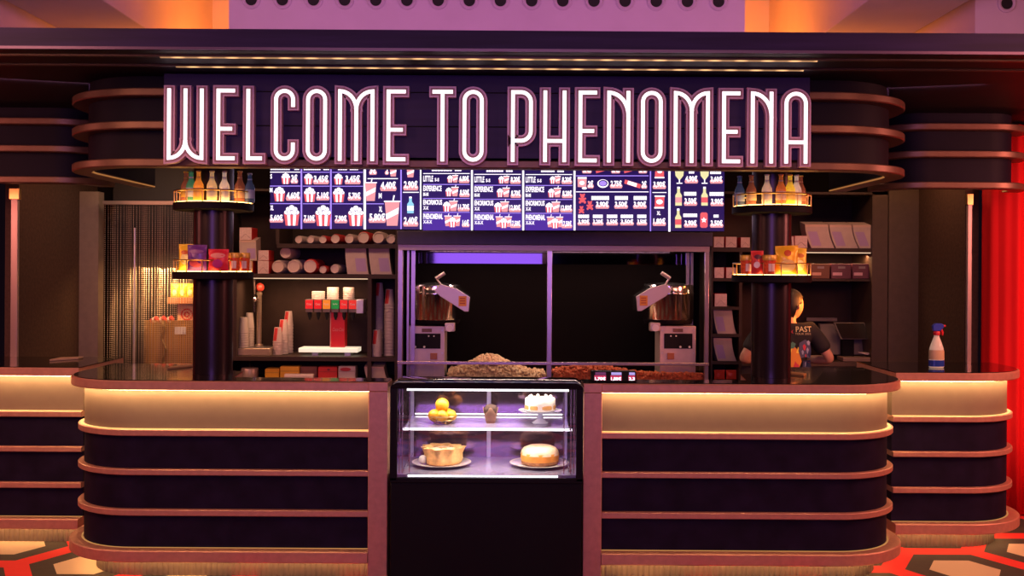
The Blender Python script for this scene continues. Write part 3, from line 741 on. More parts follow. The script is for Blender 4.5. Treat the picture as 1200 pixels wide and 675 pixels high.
def tub(u, y, h, r, label, group, lidc=(.75, .48, .08)):
    x = X(u, y)
    t = T('sweet_tub', label, 'tub of sweets', (x, y, zt), group)
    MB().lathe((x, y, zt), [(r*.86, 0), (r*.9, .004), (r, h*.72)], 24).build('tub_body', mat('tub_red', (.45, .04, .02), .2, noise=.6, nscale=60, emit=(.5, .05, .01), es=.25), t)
    MB().lathe((x, y, zt), [(r*.93, h*.2), (r*.99, h*.55)], 24, cap=False).build('tub_label', mat('tub_label', (.62, .50, .42), .5), t) if False else None
    mb = MB()
    for s in (-.55, 0.0):
        a = [(-PI/2+s+.15+.5*k/6) for k in range(7)]
        mb.loft([[(x+r*1.0*math.cos(q)*(.93+.07*zz), y+r*1.0*math.sin(q)*(.93+.07*zz)-.002, zt+h*(.15+.4*zz)) for q in a] for zz in (0, 1)], cap=False, closed=False)
    mb.build('tub_label', mat('tub_label', (.75, .62, .5), .5), t)
    MB().lathe((x, y, zt), [(r*1.08, h*.72), (r*1.1, h*.74), (r*1.1, h*.97), (r*1.04, h)], 24).build('lid', mat('tub_lid', lidc, .35, .3), t)
tub(274.2, 6.10, .108, .030, 'small tub of red sweets with gold lid beside the red pouch', gl)
tub(286.2, 6.16, .108, .030, 'small tub of red sweets with gold lid at the menu-side end of the lower tray', gl)
tub(874.5, 6.12, .112, .036, 'tub of red sweets with gold lid at the menu-side end of the worker pillar', gr)
bag(X(887.5, 6.05), 6.06, zt, .075, .135, .045, (.55, .03, .03), 'red and white sweets pouch between two tubs on the lower tray', group=gr, printc=[((.8, .7, .65), .4, .4, .25, .14), ((.10, .02, .05), .5, .75, .3, .1)])
tub(901.2, 6.04, .112, .038, 'tub of red sweets with gold lid right of the red pouch', gr)
bag(X(921.5, 6.05), 6.05, zt, .135, .165, .06, (.80, .42, .02), 'large yellow crisp bag with a red spot on the worker-side pillar lower tray', group=gr, printc=[((.62, .10, .02), .5, .75, .16, .11), ((.92, .75, .25), .5, .3, .36, .22)], tilt=.05)
bag(X(940.5, 6.05), 6.13, zt, .090, .155, .05, (.82, .50, .04), 'yellow crisp bag at the outer end of the worker-side pillar lower tray', group=gr, printc=[((.92, .8, .35), .5, .35, .3, .2), ((.65, .2, .02), .5, .72, .3, .08)], tilt=-.08)
# ================================================================ BACK SHELVES, MENU-SIDE (by the soda dispenser)
YF, YB = 8.6, 9.14
def S1(u, Y=YF): return X(u, Y)
zA, zB, zC, zD = 1.967, 1.717, 1.033, .836
WD = M['darkwood']; BKP = mat('shelf_back', (.050, .028, .020), .6, spec=.15, noise=.2, nscale=6)
t = T('shelf_unit', 'dark open shelf unit holding cup sleeves above the soda dispenser', 'shelf unit', ((S1(258)+S1(466))/2, 8.87, 0), 'back bar shelf units')
a, b = S1(258), S1(465.5)
MB().box(a, b, YB-.015, YB, 0, 2.42).build('back_panel', BKP, t, smooth=0)
MB().box(a, a+.03, YF, YB-.015, 0, 2.42).build('side_panel', WD, t, smooth=0)
MB().box(b-.02, b, YF, YB-.015, 0, 2.42).build('side_panel', WD, t, smooth=0)
MB().box(S1(272.5), S1(277), YF+.005, YB-.015, zC, zB-.035).build('divider', WD, t, smooth=0)
MB().box(S1(430.5), S1(435), YF+.002, YB-.015, zD, zB-.035).build('divider', WD, t, smooth=0)
MB().box(S1(322.5), S1(326.5), YF+.002, YB-.015, zA, 2.42).build('divider', WD, t, smooth=0)
for z, x0, x1 in ((zA, S1(324), b-.02), (zB, a+.03, b-.02), (zC, a+.03, b-.02), (zD, a+.03, b-.02)):
    MB().box(x0, x1, YF, YB-.015, z-.035, z).build('shelf', WD, t, smooth=0)
MB().box(a+.03, b-.02, YF, YB-.015, 2.40, 2.42).build('top_panel', WD, t, smooth=0)
MB().box(a+.03, b-.02, YF+.02, YB-.02, .02, zD-.035).build('base_cabinet', M['black'], t, smooth=0)
MB().box(S1(284), S1(431), YF+.004, YF+.014, zB-.042, zB-.035).build('light_strip', emis('shelf_led', (1, .66, .42), 1.0), t, smooth=0)

CUPW = mat('cup_paper', (.56, .42, .38), .55); CUPR = mat('cup_red', (.55, .03, .03), .5)
CUPC = mat('cup_clear_plastic', (.42, .35, .30), .25)
LIDP = mat('lid_pale', (.50, .40, .38), .5); WRAP = glass('plastic_wrap', (.85, .8, .8), .12, .2)
def sleeve(u, v, rpx, label, group, Y0=8.66, L=.36, z=None, wrap=False):
    p = P(u, v, Y0); r = rpx*Y0/F; zz = z+r+.001 if z is not None else p.z
    t = T('cup_sleeve', label, 'sleeve of cups', (p.x, Y0, zz-r), group)
    n = 20; loops = []
    k = 14
    for i in range(k+1):
        y = Y0+.012+(L-.012)*i/k
        for rr, dy in (((r*.93, 0), (r, .006), (r, .012), (r*.93, .016)) if i else ((r*.80, -.008), (r*.84, 0))):
            loops.append([(p.x+rr*math.cos(2*PI*q/n), y+dy*.8, zz+rr*math.sin(2*PI*q/n)) for q in range(n)])
    MB().loft(loops).build('nested_rims', CUPR if (int(u) % 3 == 0) else CUPW, t)
    mb = MB()
    def rg(q, y): return [(p.x+q*math.cos(2*PI*i/n), y, zz+q*math.sin(2*PI*i/n)) for i in range(n)]
    mb.loft([rg(r*.84, Y0+.006), rg(r*.84, Y0-.006), rg(r*.74, Y0-.006), rg(r*.72, Y0+.002)])
    mb.build('cup_base', mat('cup_end', (.60, .44, .38), .55), t)
    return t
gA = 'cup sleeves on the upper shelf'
for (u, v, r), lab in zip(((350, 278.6, 4.8), (364, 278.2, 5), (378.3, 278.2, 5), (393, 277, 6), (409.4, 277, 6), (426, 275.6, 7.6), (443.4, 275.8, 7.6), (458, 277, 6)),
    ('smallest cup sleeve lying at the mesh end of the upper shelf under the menu', 'second cup sleeve from the mesh end of the upper shelf', 'third cup sleeve from the mesh end of the upper shelf', 'fourth cup sleeve from the mesh end of the upper shelf',
     'fifth cup sleeve from the mesh end of the upper shelf', 'larger sleeve of lids sixth along the upper shelf', 'larger sleeve of lids seventh along the upper shelf', 'last cup sleeve on the upper shelf next to the popcorn cabinet')):
    sleeve(u, v, r, lab, gA, z=zA)
gB = 'cup sleeves on the lower shelf'
sleeve(325.6, 309, 8, 'big lid sleeve at the bottom of the small pyramid beside the white cartons', gB, z=zB)
sleeve(344.0, 308, 8.4, 'big lid sleeve second in the bottom row beside the small pyramid', gB, z=zB)
sleeve(334.6, 296, 7.4, 'lid sleeve lying on top of the two big sleeves', gB)
sleeve(363.4, 308, 8.8, 'largest brownish lid sleeve in the middle of the lower cup shelf', gB, z=zB)
sleeve(378.6, 310, 4.9, 'small pale cup sleeve right of the largest brownish sleeve', gB, z=zB)
sleeve(392.4, 309.6, 5.8, 'pale cup sleeve next to the folded trays on the lower shelf', gB, z=zB)

CARTN = mat('carton_pinkwhite', (.60, .42, .40), .6, noise=.12, nscale=60)
def carton(u0, u1, v0, v1, label, group, z=None, Y0=8.63, d=.2):
    a = P(u0, v1, Y0); b = P(u1, v0, Y0); z0 = a.z if z is None else z
    t = T('popcorn_carton', label, 'carton', ((a.x+b.x)/2, Y0, z0), group)
    MB().box(a.x, b.x, Y0+.003, Y0+d, z0+.001, z0+b.z-a.z).build('carton_sides', M['red'], t, bevel=.003)
    MB().box(a.x+.001, b.x-.001, Y0, Y0+.003, z0+.002, z0+b.z-a.z-.001).build('carton_front', CARTN, t, smooth=0)
    x0, x1 = a.x, b.x; zc = z0+(b.z-a.z)/2; h = (b.z-a.z)
    MB().tube([(x0+.01, Y0-.0005, z0+.012), ((x0+x1)/2, Y0-.0005, zc), (x1-.01, Y0-.0005, z0+.012)], .002, 4).build('fold_line', mat('fold', (.38, .24, .24), .6), t)
    return t
KR = M['card']
def tray(u0, u1, v0, v1, sh, label, group, z=None, Y0=8.64, d=.16, patch=True):
    # folded cardboard trays leaning: u0..u1 top edge, sh = sideways shift of the bottom edge
    a = P(u0, v0, Y0); b = P(u1, v0, Y0); zb = P(u0, v1, Y0).z if z is None else z+.001
    w = b.x-a.x; h = a.z-zb; s = sh*Y0/F
    t = T('folded_tray', label, 'folded tray', (a.x+w/2, Y0, zb), group)
    n = 10; L, R = [], []
    for i in range(n+1):
        q = i/n
        L.append((a.x+s*(q**1.8), a.z-h*q)); R.append((b.x+s*(q**1.8), a.z-h*q))
    poly = L+R[::-1]
    loops = []
    for k, (y, g) in enumerate(((Y0, 0), (Y0+d, .03))):
        loops.append([(x, y, zz+g*(zz-zb)/h) for x, zz in poly])
    MB().loft(loops).build('cardboard_shell', KR, t, smooth=0)
    MB().loft([[(x, Y0+dy, zz) for x, zz in (L[0], R[0], R[1], L[1])] for dy in (-.003, 0)]).build('top_flap', mat('kraft_light', (.55, .36, .28), .65), t, smooth=0)
    if patch:
        q0, q1 = 4, 9
        pl = [(L[q0][0]+w*.45, L[q0][1]), (R[q0][0]-w*.06, R[q0][1]), (R[q1][0]-w*.06, R[q1][1]), (L[q1][0]+w*.45, L[q1][1])] if patch == 'r' else [(L[q0-1][0]+w*.08, L[q0-1][1]), (L[q0-1][0]+w*.48, R[q0-1][1]), (L[q1][0]+w*.48, R[q1][1]), (L[q1][0]+w*.08, L[q1][1])]
        MB().loft([[(x, Y0+dy, zz) for x, zz in pl] for dy in (-.002, 0)]).build('lilac_panel', M['lilac'], t, smooth=0)  # reflection on the cardboard, painted as a lilac square
    return t
gc = 'white and red cartons by the cup shelf'
c1 = carton(283, 296, 302, 317.5, 'pinkish white carton at the bottom of the pile behind the small tubs', gc, z=zB)
tray(280.5, 300, 281.5, 301.5, 1, 'lilac-grey folded tray lying between two cartons beside the pillar', gc, z=zB+(.108), patch='r', Y0=8.63)
carton(280.5, 295, 265, 279.5, 'pinkish white carton on top of the grey tray beside the pillar', gc, z=P(280, 281.5, 8.63).z+.002)
carton(301.8, 315, 302.3, 317.5, 'lower of two stacked pinkish white cartons beside the lid sleeves', gc, z=zB)
carton(302.6, 315, 289.6, 301.5, 'upper of two stacked pinkish white cartons beside the lid sleeves', gc, z=zB+P(0, 302.3, 8.63).z-P(0, 317.5, 8.63).z+.002)
gt = 'folded trays on the cup shelf'
tray(404.5, 429, 290, 317, 3, 'leaning pale cardboard tray next to the cup sleeves on the lower shelf', gt, z=zB, patch='r')
tray(432, 456, 289.5, 317, 3.5, 'leaning pale cardboard tray at the cabinet end of the lower shelf', gt, z=zB, patch='r')

# cups
def cup_mesh(r0, r1, h, red, clear=False):
    mb = MB()
    prof = [(r0*.96, 0), (r0*1.06, .002), (r0*1.06, .006), (r0, .008)] if True else []
    n = 20; z0 = .008
    mb.lathe((0, 0, 0), prof+[(r0+(r1-r0)*q, z0+(h-z0)*q) for q in (.25, .5, .75, 1)]+[(r1*.9, h), (r1*.86, h-.006)], n, mi=0)
    if red:
        k = 5; rr = 1.012
        for s in (0,):
            angs = [-PI/2-1.1+s+1.0*i/k for i in range(k+1)]
            mb.loft([[((r0+(r1-r0)*q)*rr*math.cos(a+.35*q), (r0+(r1-r0)*q)*rr*math.sin(a+.35*q), z0+(h-z0)*q) for a in angs] for q in (.05, .35, .65, .97)], cap=False, closed=False, mi=1)
    return mb
CUPME = {}
def cups(u, Y, z, n, r0, r1, h, pitch, label, toplabel, group, mats, red):
    x = X(u, Y)
    for i in range(n):
        zz = z+i*pitch; top = i == n-1
        key = (r0, r1, h, red and top, mats[0].name)
        if key not in CUPME:
            o = cup_mesh(r0, r1, h, red and top).build('paper_cup', mats, None, loc=(0, 0, 0)); CUPME[key] = o
            o.location = (x, Y, zz)
        else:
            o = CUPME[key].copy(); COL.objects.link(o); o.location = (x, Y, zz)
        tag(o, toplabel if top else label, 'cup', group)
# soda-side cups (upside down)
cups(325.5, 8.80, zC, 6, .040, .029, .125, .021, 'rim of a paper cup nested in the short front stack by the beer tap', 'topmost red and white cup of the shortest stack by the beer tap', 'cups in the short front stack', [CUPW, CUPR], True)
cups(332, 8.88, zC, 8, .040, .029, .125, .024, 'rim of a paper cup nested in the middle stack by the beer tap', 'topmost red and white cup of the middle stack by the beer tap', 'cups in the middle stack', [CUPW, CUPR], True)
cups(338, 9.0, zC, 10, .040, .029, .125, .026, 'rim of a paper cup nested in the tallest stack by the beer tap', 'topmost pale cup of the tallest stack by the beer tap', 'cups in the tall rear stack', [CUPW, CUPR], True)
cups(444.5, 8.92, zC, 19, .038, .028, .125, .027, 'rim of a cup nested in the tall rear stack beside the popcorn cabinet', 'topmost upturned cup of the tall rear stack beside the popcorn cabinet', 'cups in the tall stack by the cabinet', [CUPW, CUPR], True)
cups(456, 8.76, zC, 17, .042, .031, .135, .0265, 'rim of a paper cup nested in the tall stack next to the cabinet post', 'topmost red and white cup of the tall stack next to the cabinet post', 'cups in the stack next to the cabinet post', [CUPW, CUPR], True)
cups(441.7, 8.68, zC, 8, .040, .030, .130, .013, 'rim of a cup nested in the short front stack beside the popcorn cabinet', 'topmost upturned cup of the short front stack beside the popcorn cabinet', 'cups in the short stack by the cabinet', [CUPW, CUPR], True)
# beer tap and drip tray
x0, x1 = X(278, 8.7), X(317.5, 8.7)
t = T('drip_tray', 'steel drip tray under the beer tap on the back counter', 'drip tray', ((x0+x1)/2, 8.78, zC))
MB().box(x0, x1, 8.66, 8.92, zC+.001, zC+.062).build('tray_body', mat('warm_steel', (.62, .48, .34), .32, .85, noise=.1, nscale=20, stretch=(1, 1, 10)), t, bevel=.005)
mb = MB()
for i in range(16): mb.box(x0+.01+(x1-x0-.02)*i/16, x0+.01+(x1-x0-.02)*(i+.5)/16, 8.675, 8.905, zC+.062, zC+.066)
mb.build('slotted_grille', M['steel'], t, smooth=0)
zt2 = zC+.0665
cups(285.5, 8.72, zt2, 7, .043, .031, .13, .020, 'rim of a clear plastic cup nested in the front stack on the drip tray', 'topmost clear plastic cup of the front stack on the drip tray', 'clear cups, front stack', [CUPC, CUPC], False)
cups(292.2, 8.83, zt2, 8, .040, .030, .13, .022, 'rim of a clear plastic cup nested in the rear stack on the drip tray', 'topmost clear plastic cup of the rear stack on the drip tray', 'clear cups, rear stack', [CUPC, CUPC], False)
xb = X(303.5, 8.86)
t = T('beer_tap', 'steel beer tap column with a red ball on top', 'beer tap', (xb, 8.86, zt2))
MB().lathe((xb, 8.86, zt2), [(.034, 0), (.034, .012), (.022, .02), (.021, .43), (.026, .44), (.026, .455), (.015, .462)], 20).build('tower', mat('warm_steel', (.62, .48, .34), .32, .85), t)
MB().ball((xb+.006, 8.86, zt2+.50), .038, 18).build('red_ball', mat('ball_red', (.50, .05, .03), .35), t)
mb = MB(); fx = X(298, 8.80)
mb.cyl((xb, 8.86, zt2+.40), (fx, 8.80, zt2+.40), .010); mb.cyl((fx, 8.80, zt2+.44), (fx, 8.80, zt2+.29), .008, .006); mb.ball((fx, 8.80, zt2+.40), .022, 14)
mb.build('faucet', M['chrome'], t)
MB().cyl((fx, 8.80, zt2+.42), (fx, 8.79, zt2+.565), .006, .009).build('tap_handle', mat('handle_dark', (.12, .08, .07), .3, .5), t)
# soda dispenser
sx = X(386, 8.75); Yd = 8.72
def DX(u): return X(u, Yd)
def DZ(v): return P(386, v, Yd).z
t = T('soda_dispenser', 'six-valve soda dispenser with coloured labels above a red column', 'soda dispenser', (sx, 8.8, zC), None)
MB().box(DX(357), DX(417), Yd+.01, Yd+.19, DZ(362.5), DZ(351)).build('dispenser_head', mat('disp_dark', (.05, .035, .035), .4), t, bevel=.004)
MB().box(DX(417.3), DX(425.5), Yd+.0, Yd+.19, DZ(367), DZ(351)).build('steel_end', mat('steel_lilac', (.62, .55, .70), .35, .3), t, bevel=.004)
LC = [(.75, .02, .02), (.72, .015, .015), (.80, .30, .02), (.01, .30, .05), (.75, .03, .02), (.76, .04, .02)]
for i, c in enumerate(LC):
    u0 = 357.5+10.15*i; u1 = u0+8.7
    vb = MB().box(DX(u0), DX(u1), Yd+.004, Yd+.01, DZ(362), DZ(351.6)).build('valve', mat('valve_%d' % (i+1), c, .35, emit=c, es=.35), t, smooth=0)
    vb['label'] = ['red soda valve', 'red soda valve', 'orange soda valve', 'green soda valve', 'red soda valve', 'red soda valve'][i]
    mb = MB(); zt = DZ(354.6) 
    for k, (w, hh) in enumerate(((.8, .010),)):
        xm = (DX(u0)+DX(u1))/2; ww = (DX(u1)-DX(u0))*w/2
        put_text(mb, ['Coca', 'Coca', 'Fanta', 'Sprite', 'Coca', 'Coca'][i], xm-ww*.8, xm+ww*.8, DZ(357.6), DZ(355.2), Yd+.0035, .02)
    mb.build('valve_lettering', mat('valve_ink', (.75, .55, .5), .5) if i != 3 else mat('valve_ink_green', (.55, .7, .6), .5), vb, smooth=0)
    MB().box(DX(u0), DX(u1), Yd+.006, Yd+.05, DZ(366), DZ(362)).build('valve_lever', mat('valve_grey', (.16, .11, .10), .4), vb, bevel=.002)
    xm = (DX(u0)+DX(u1))/2
    MB().lathe((xm, Yd+.035, DZ(375)), [(.008, 0), (.010, .01), (.017, .03), (.017, DZ(366)-DZ(375))], 14).build('nozzle', mat('nozzle_black', (.004, .003, .004), .8), vb)
MB().box(DX(386.5), DX(403), Yd+.05, Yd+.17, DZ(407.5), DZ(362.5)).build('red_column', mat('column_red', (.50, .012, .010), .35, emit=(.5, .01, .01), es=.15), t, bevel=.004)
mb = MB(); put_text(mb, 'Coca-Cola', DX(388), DX(401.5), DZ(388.5), DZ(384.4), Yd+.0485, .0, shear=.08)
mb.build('column_lettering', mat('column_ink', (.62, .22, .2), .5), t, smooth=0)
MB().box(DX(385.4), DX(386.5), Yd+.048, Yd+.17, DZ(407.5), DZ(366)).build('column_edge', mat('edge_red_light', (.6, .25, .22), .4), t, smooth=0)
mb = MB().box(DX(351), DX(420), Yd-.04, Yd+.17, DZ(412.6), DZ(407.6)); mb.build('spill_tray', mat('tray_bright', (.9, .82, .7), .25, .3, emit=(1, .85, .62), es=.75), t, bevel=.003)  # tray surface given its own glow to look brightly lit
mb = MB()
for u in (366, 404): mb.box(DX(u), DX(u+7), Yd-.01, Yd+.15, zC, DZ(412.6))
mb.build('tray_foot', M['steel'], t, smooth=0)
zt3 = DZ(351)
for u, r0, n, lab in ((372.8, .056, 4, 'low wide stack of pale lids at the beer-tap end of the dispenser top'), (389.8, .050, 6, 'tallest stack of pale lids in the middle of the dispenser top'), (408.4, .049, 6, 'stack of pale lids at the steel end of the dispenser top')):
    xx = X(u, 8.82); tt = T('lid_stack', lab, 'stack of lids', (xx, 8.82, zt3), 'lid stacks on the soda dispenser')
    pr = []
    for i in range(n): pr += [(r0*.93, i*.017), (r0, i*.017+.003), (r0*.99, i*.017+.010), (r0*.92, i*.017+.016)]
    MB().lathe((xx, 8.82, zt3), pr, 28).build('nested_lids', LIDP, tt)
# lower shelf goods
def goods(u0, u1, v0, col, label, d=.14, Y0=8.66, name='goods_box', cat='box', z=zD, motif=None, lidc=None):
    a = P(u0, v0, Y0); b = P(u1, v0, Y0); zt_ = a.z
    t = T(name, label, cat, ((a.x+b.x)/2, Y0, z), None)
    mm = mat('box_'+'_'.join('%d' % (q*255) for q in col), col, .5, noise=.05)
    MB().box(a.x, b.x, Y0, Y0+d, z+.001, zt_).build('box_body', mm, t, bevel=.003)
    mb = MB().box(a.x+.004, b.x-.004, Y0-.0015, Y0, z+(zt_-z)*.62, z+(zt_-z)*.70).box(a.x+.004, b.x-.004, Y0+.01, Y0+d-.01, zt_, zt_+.003)
    mb.build('lid_flap', mat('flap_'+'_'.join('%d' % (q*255) for q in col), tuple(min(1, q*.7+.01) for q in col), .5), t, smooth=0)
    if motif:
        (mc, fx0, fz0, rx, rz) = motif
        MB().disc_xz(a.x+(b.x-a.x)*fx0, z+(zt_-z)*fz0, rx, Y0-.004, Y0-.001, 20, rz).build('printed_oval', mat('motif_'+'_'.join('%d' % (q*255) for q in mc), mc, .4), t, smooth=0)
    return t
goods(310.5, 327, 432.3, (.72, .38, .02), 'small yellow box on the low shelf beside the white tub')
goods(328.3, 350.5, 429.7, (.78, .44, .03), 'larger yellow box in the middle of the low shelf', Y0=8.67)
goods(351.5, 371.5, 430, (.22, .08, .05), 'reddish brown box between the yellow and the red box', Y0=8.70)
goods(372.8, 395, 430.4, (.66, .03, .02), 'bright red box on the low shelf', motif=((.2, .02, .02), .55, .82, .012, .008))
goods(396.5, 416.5, 429.6, (.55, .44, .42), 'white box with a red oval on the low shelf', motif=((.45, .03, .03), .42, .80, .045, .016))
t = goods(333, 367, 438.6, (.80, .68, .60), 'flat white slab lying in front of the yellow box', Y0=8.605, d=.05)
tray(427, 450, 429.7, 446, 4, 'pale cardboard tray in the low cubby beside the cabinet post', None, z=zD, patch=False)
xw = X(293, 8.72)
t = T('beverage_urn', 'pale round tub with a black pump on the low shelf', 'tub', (xw, 8.72, zD))
MB().lathe((xw, 8.72, zD), [(.066, .001), (.070, .01), (.070, .085), (.066, .092), (.02, .096)], 28).build('tub_body', mat('tub_pale', (.45, .36, .32), .35, .3), t)
mb = MB(); mb.cyl((xw, 8.72, zD+.09), (xw, 8.72, zD+.15), .014, .010); mb.box(xw-.014, xw+.014, 8.68, 8.735, zD+.145, zD+.165)
mb.build('pump', M['black'], t, bevel=.003)

# ================================================================ POPCORN CABINET
YC = 8.35
def CX(u): return X(u, YC)
def CZ(v): return P(650, v, YC).z
cxa, cxb = CX(465.8), CX(831)
zr, zbed, ztop = CZ(426), .88, CZ(288)
t = T('popcorn_cabinet', 'long popcorn display cabinet with silver posts and glass panes', 'popcorn cabinet', ((cxa+cxb)/2, 8.7, 0))
SILV = mat('silver_lilac_post', (.55, .42, .46), .28, .9)
MB().box(cxa, cxb, YC+.01, 9.10, 0, zbed).build('base_cabinet', M['black'], t, smooth=0)
MB().box(cxa-.005, cxb+.02, YC-.02, 9.12, CZ(287.5), CZ(271.5)).build('header', mat('header_blue_grey', (.060, .045, .085), .45, .2, noise=.08), t, bevel=.004)
MB().box(cxa, cxb, YC, YC+.05, CZ(294), CZ(287.7)).build('header_trim', mat('trim_beige', (.46, .33, .30), .4, .5), t, smooth=0)
for u0, u1 in ((465.8, 471.4), (640.8, 646.6), (825.8, 830.6)):
    MB().box(CX(u0), CX(u1), YC, YC+.04, .80, CZ(294)).build('corner_post', SILV, t, bevel=.003)
for u0, u1 in ((476.5, 479), (481.5, 486)):
    MB().box(X(u0, 8.5), X(u1, 8.5), 8.5, 8.53, zbed, CZ(294)).build('inner_post', SILV, t, smooth=0)
for u0, u1 in ((803.8, 807.5), (809, 812)):
    MB().box(X(u0, 8.95), X(u1, 8.95), 8.95, 8.98, zbed, CZ(294)).build('inner_post', SILV, t, smooth=0)
MB().box(cxa, cxb, YC-.012, YC+.03, zr-.012, zr+.012).build('silver_rail', mat('rail_bright', (.8, .62, .56), .25, .9), t, bevel=.003)
for u0, u1 in ((471.6, 640.6), (646.8, 825.6)):
    MB().box(CX(u0), CX(u1), YC+.012, YC+.016, zbed, zr-.013).build('lower_pane', M['glass'], t, smooth=0)
MB().box(cxa+.02, cxb-.02, 9.09, 9.10, zbed, Z(309.6, 9.09, 650)).build('back_panel', mat('cab_black', (.004, .002, .002), .7, spec=.05), t, smooth=0)
MB().box(cxa+.02, cxb-.02, 9.09, 9.10, Z(309.4, 9.09, 650), CZ(287.5)).build('mirror_strip', mat('dark_mirror', (.075, .05, .09), .04, 1.), t, smooth=0)
MB().box(cxa+.05, cxb-.05, 8.60, 8.66, CZ(287.5)-.014, CZ(287.5)-.001).build('ceiling_lamp', emis('cab_lamp', (1, .72, .60), 1.0), t, smooth=0)
def popcorn(u0, u1, hgt, col, label, n, seed, pk=.5, y0=8.385, y1=8.80):
    rnd = random.Random(seed); mb = MB(); x0, x1 = X(u0, 8.5), X(u1, 8.5)
    ico = bmesh.new(); bmesh.ops.create_icosphere(ico, subdivisions=1, radius=1)
    iv = [v.co.copy() for v in ico.verts]; fi = [tuple(v.index for v in f.verts) for f in ico.faces]; ico.free()
    def hz(a, b): return min(1, b/.10)*(.03+(hgt-.03)*(math.exp(-((a-pk)/.27)**2))*(.35+.65*math.sin(PI*min(b*1.15, 1)*.8)))
    g = 14; vs = [(x0+(x1-x0)*i/g, y0+(y1-y0)*j/g, zbed+.001+max(0, hz(i/g, j/g)-.012)) for j in range(g+1) for i in range(g+1)]
    mb.add(vs, [(j*(g+1)+i, j*(g+1)+i+1, (j+1)*(g+1)+i+1, (j+1)*(g+1)+i) for j in range(g) for i in range(g)])
    for _ in range(n):
        a, b = rnd.random(), rnd.random()**1.4; r = rnd.uniform(.011, .018)
        q = Matrix.Rotation(rnd.uniform(0, 6), 3, Vector((rnd.random()-.5, rnd.random()-.5, rnd.random()-.5)).normalized())
        c = Vector((x0+(x1-x0)*a, y0+.01+(y1-y0)*b, zbed+hz(a, b)+rnd.uniform(-.004, .016)))
        mb.add([c+q@(v*r*rnd.uniform(.7, 1.25)) for v in iv], fi)
    o = mb.build('popcorn', mat('pop_'+'_'.join('%d' % (k*255) for k in col), col, .7, noise=.35, nscale=50), None, loc=((x0+x1)/2, 8.6, zbed), smooth=80)
    tag(o, label, 'popcorn', kind='stuff')
popcorn(526, 638, .165, (.80, .52, .30), 'heap of pale popcorn behind the cabinet glass under the dark middle', 1100, 3, .42)
popcorn(648, 822, .10, (.72, .17, .06), 'heap of reddish caramel popcorn behind the cabinet glass', 1100, 4, .25, 8.385, 8.505)
BRS = mat('kettle_steel', (.80, .76, .80), .16, 1.0); PLT = mat('kettle_plate', (.66, .52, .48), .4, .6)
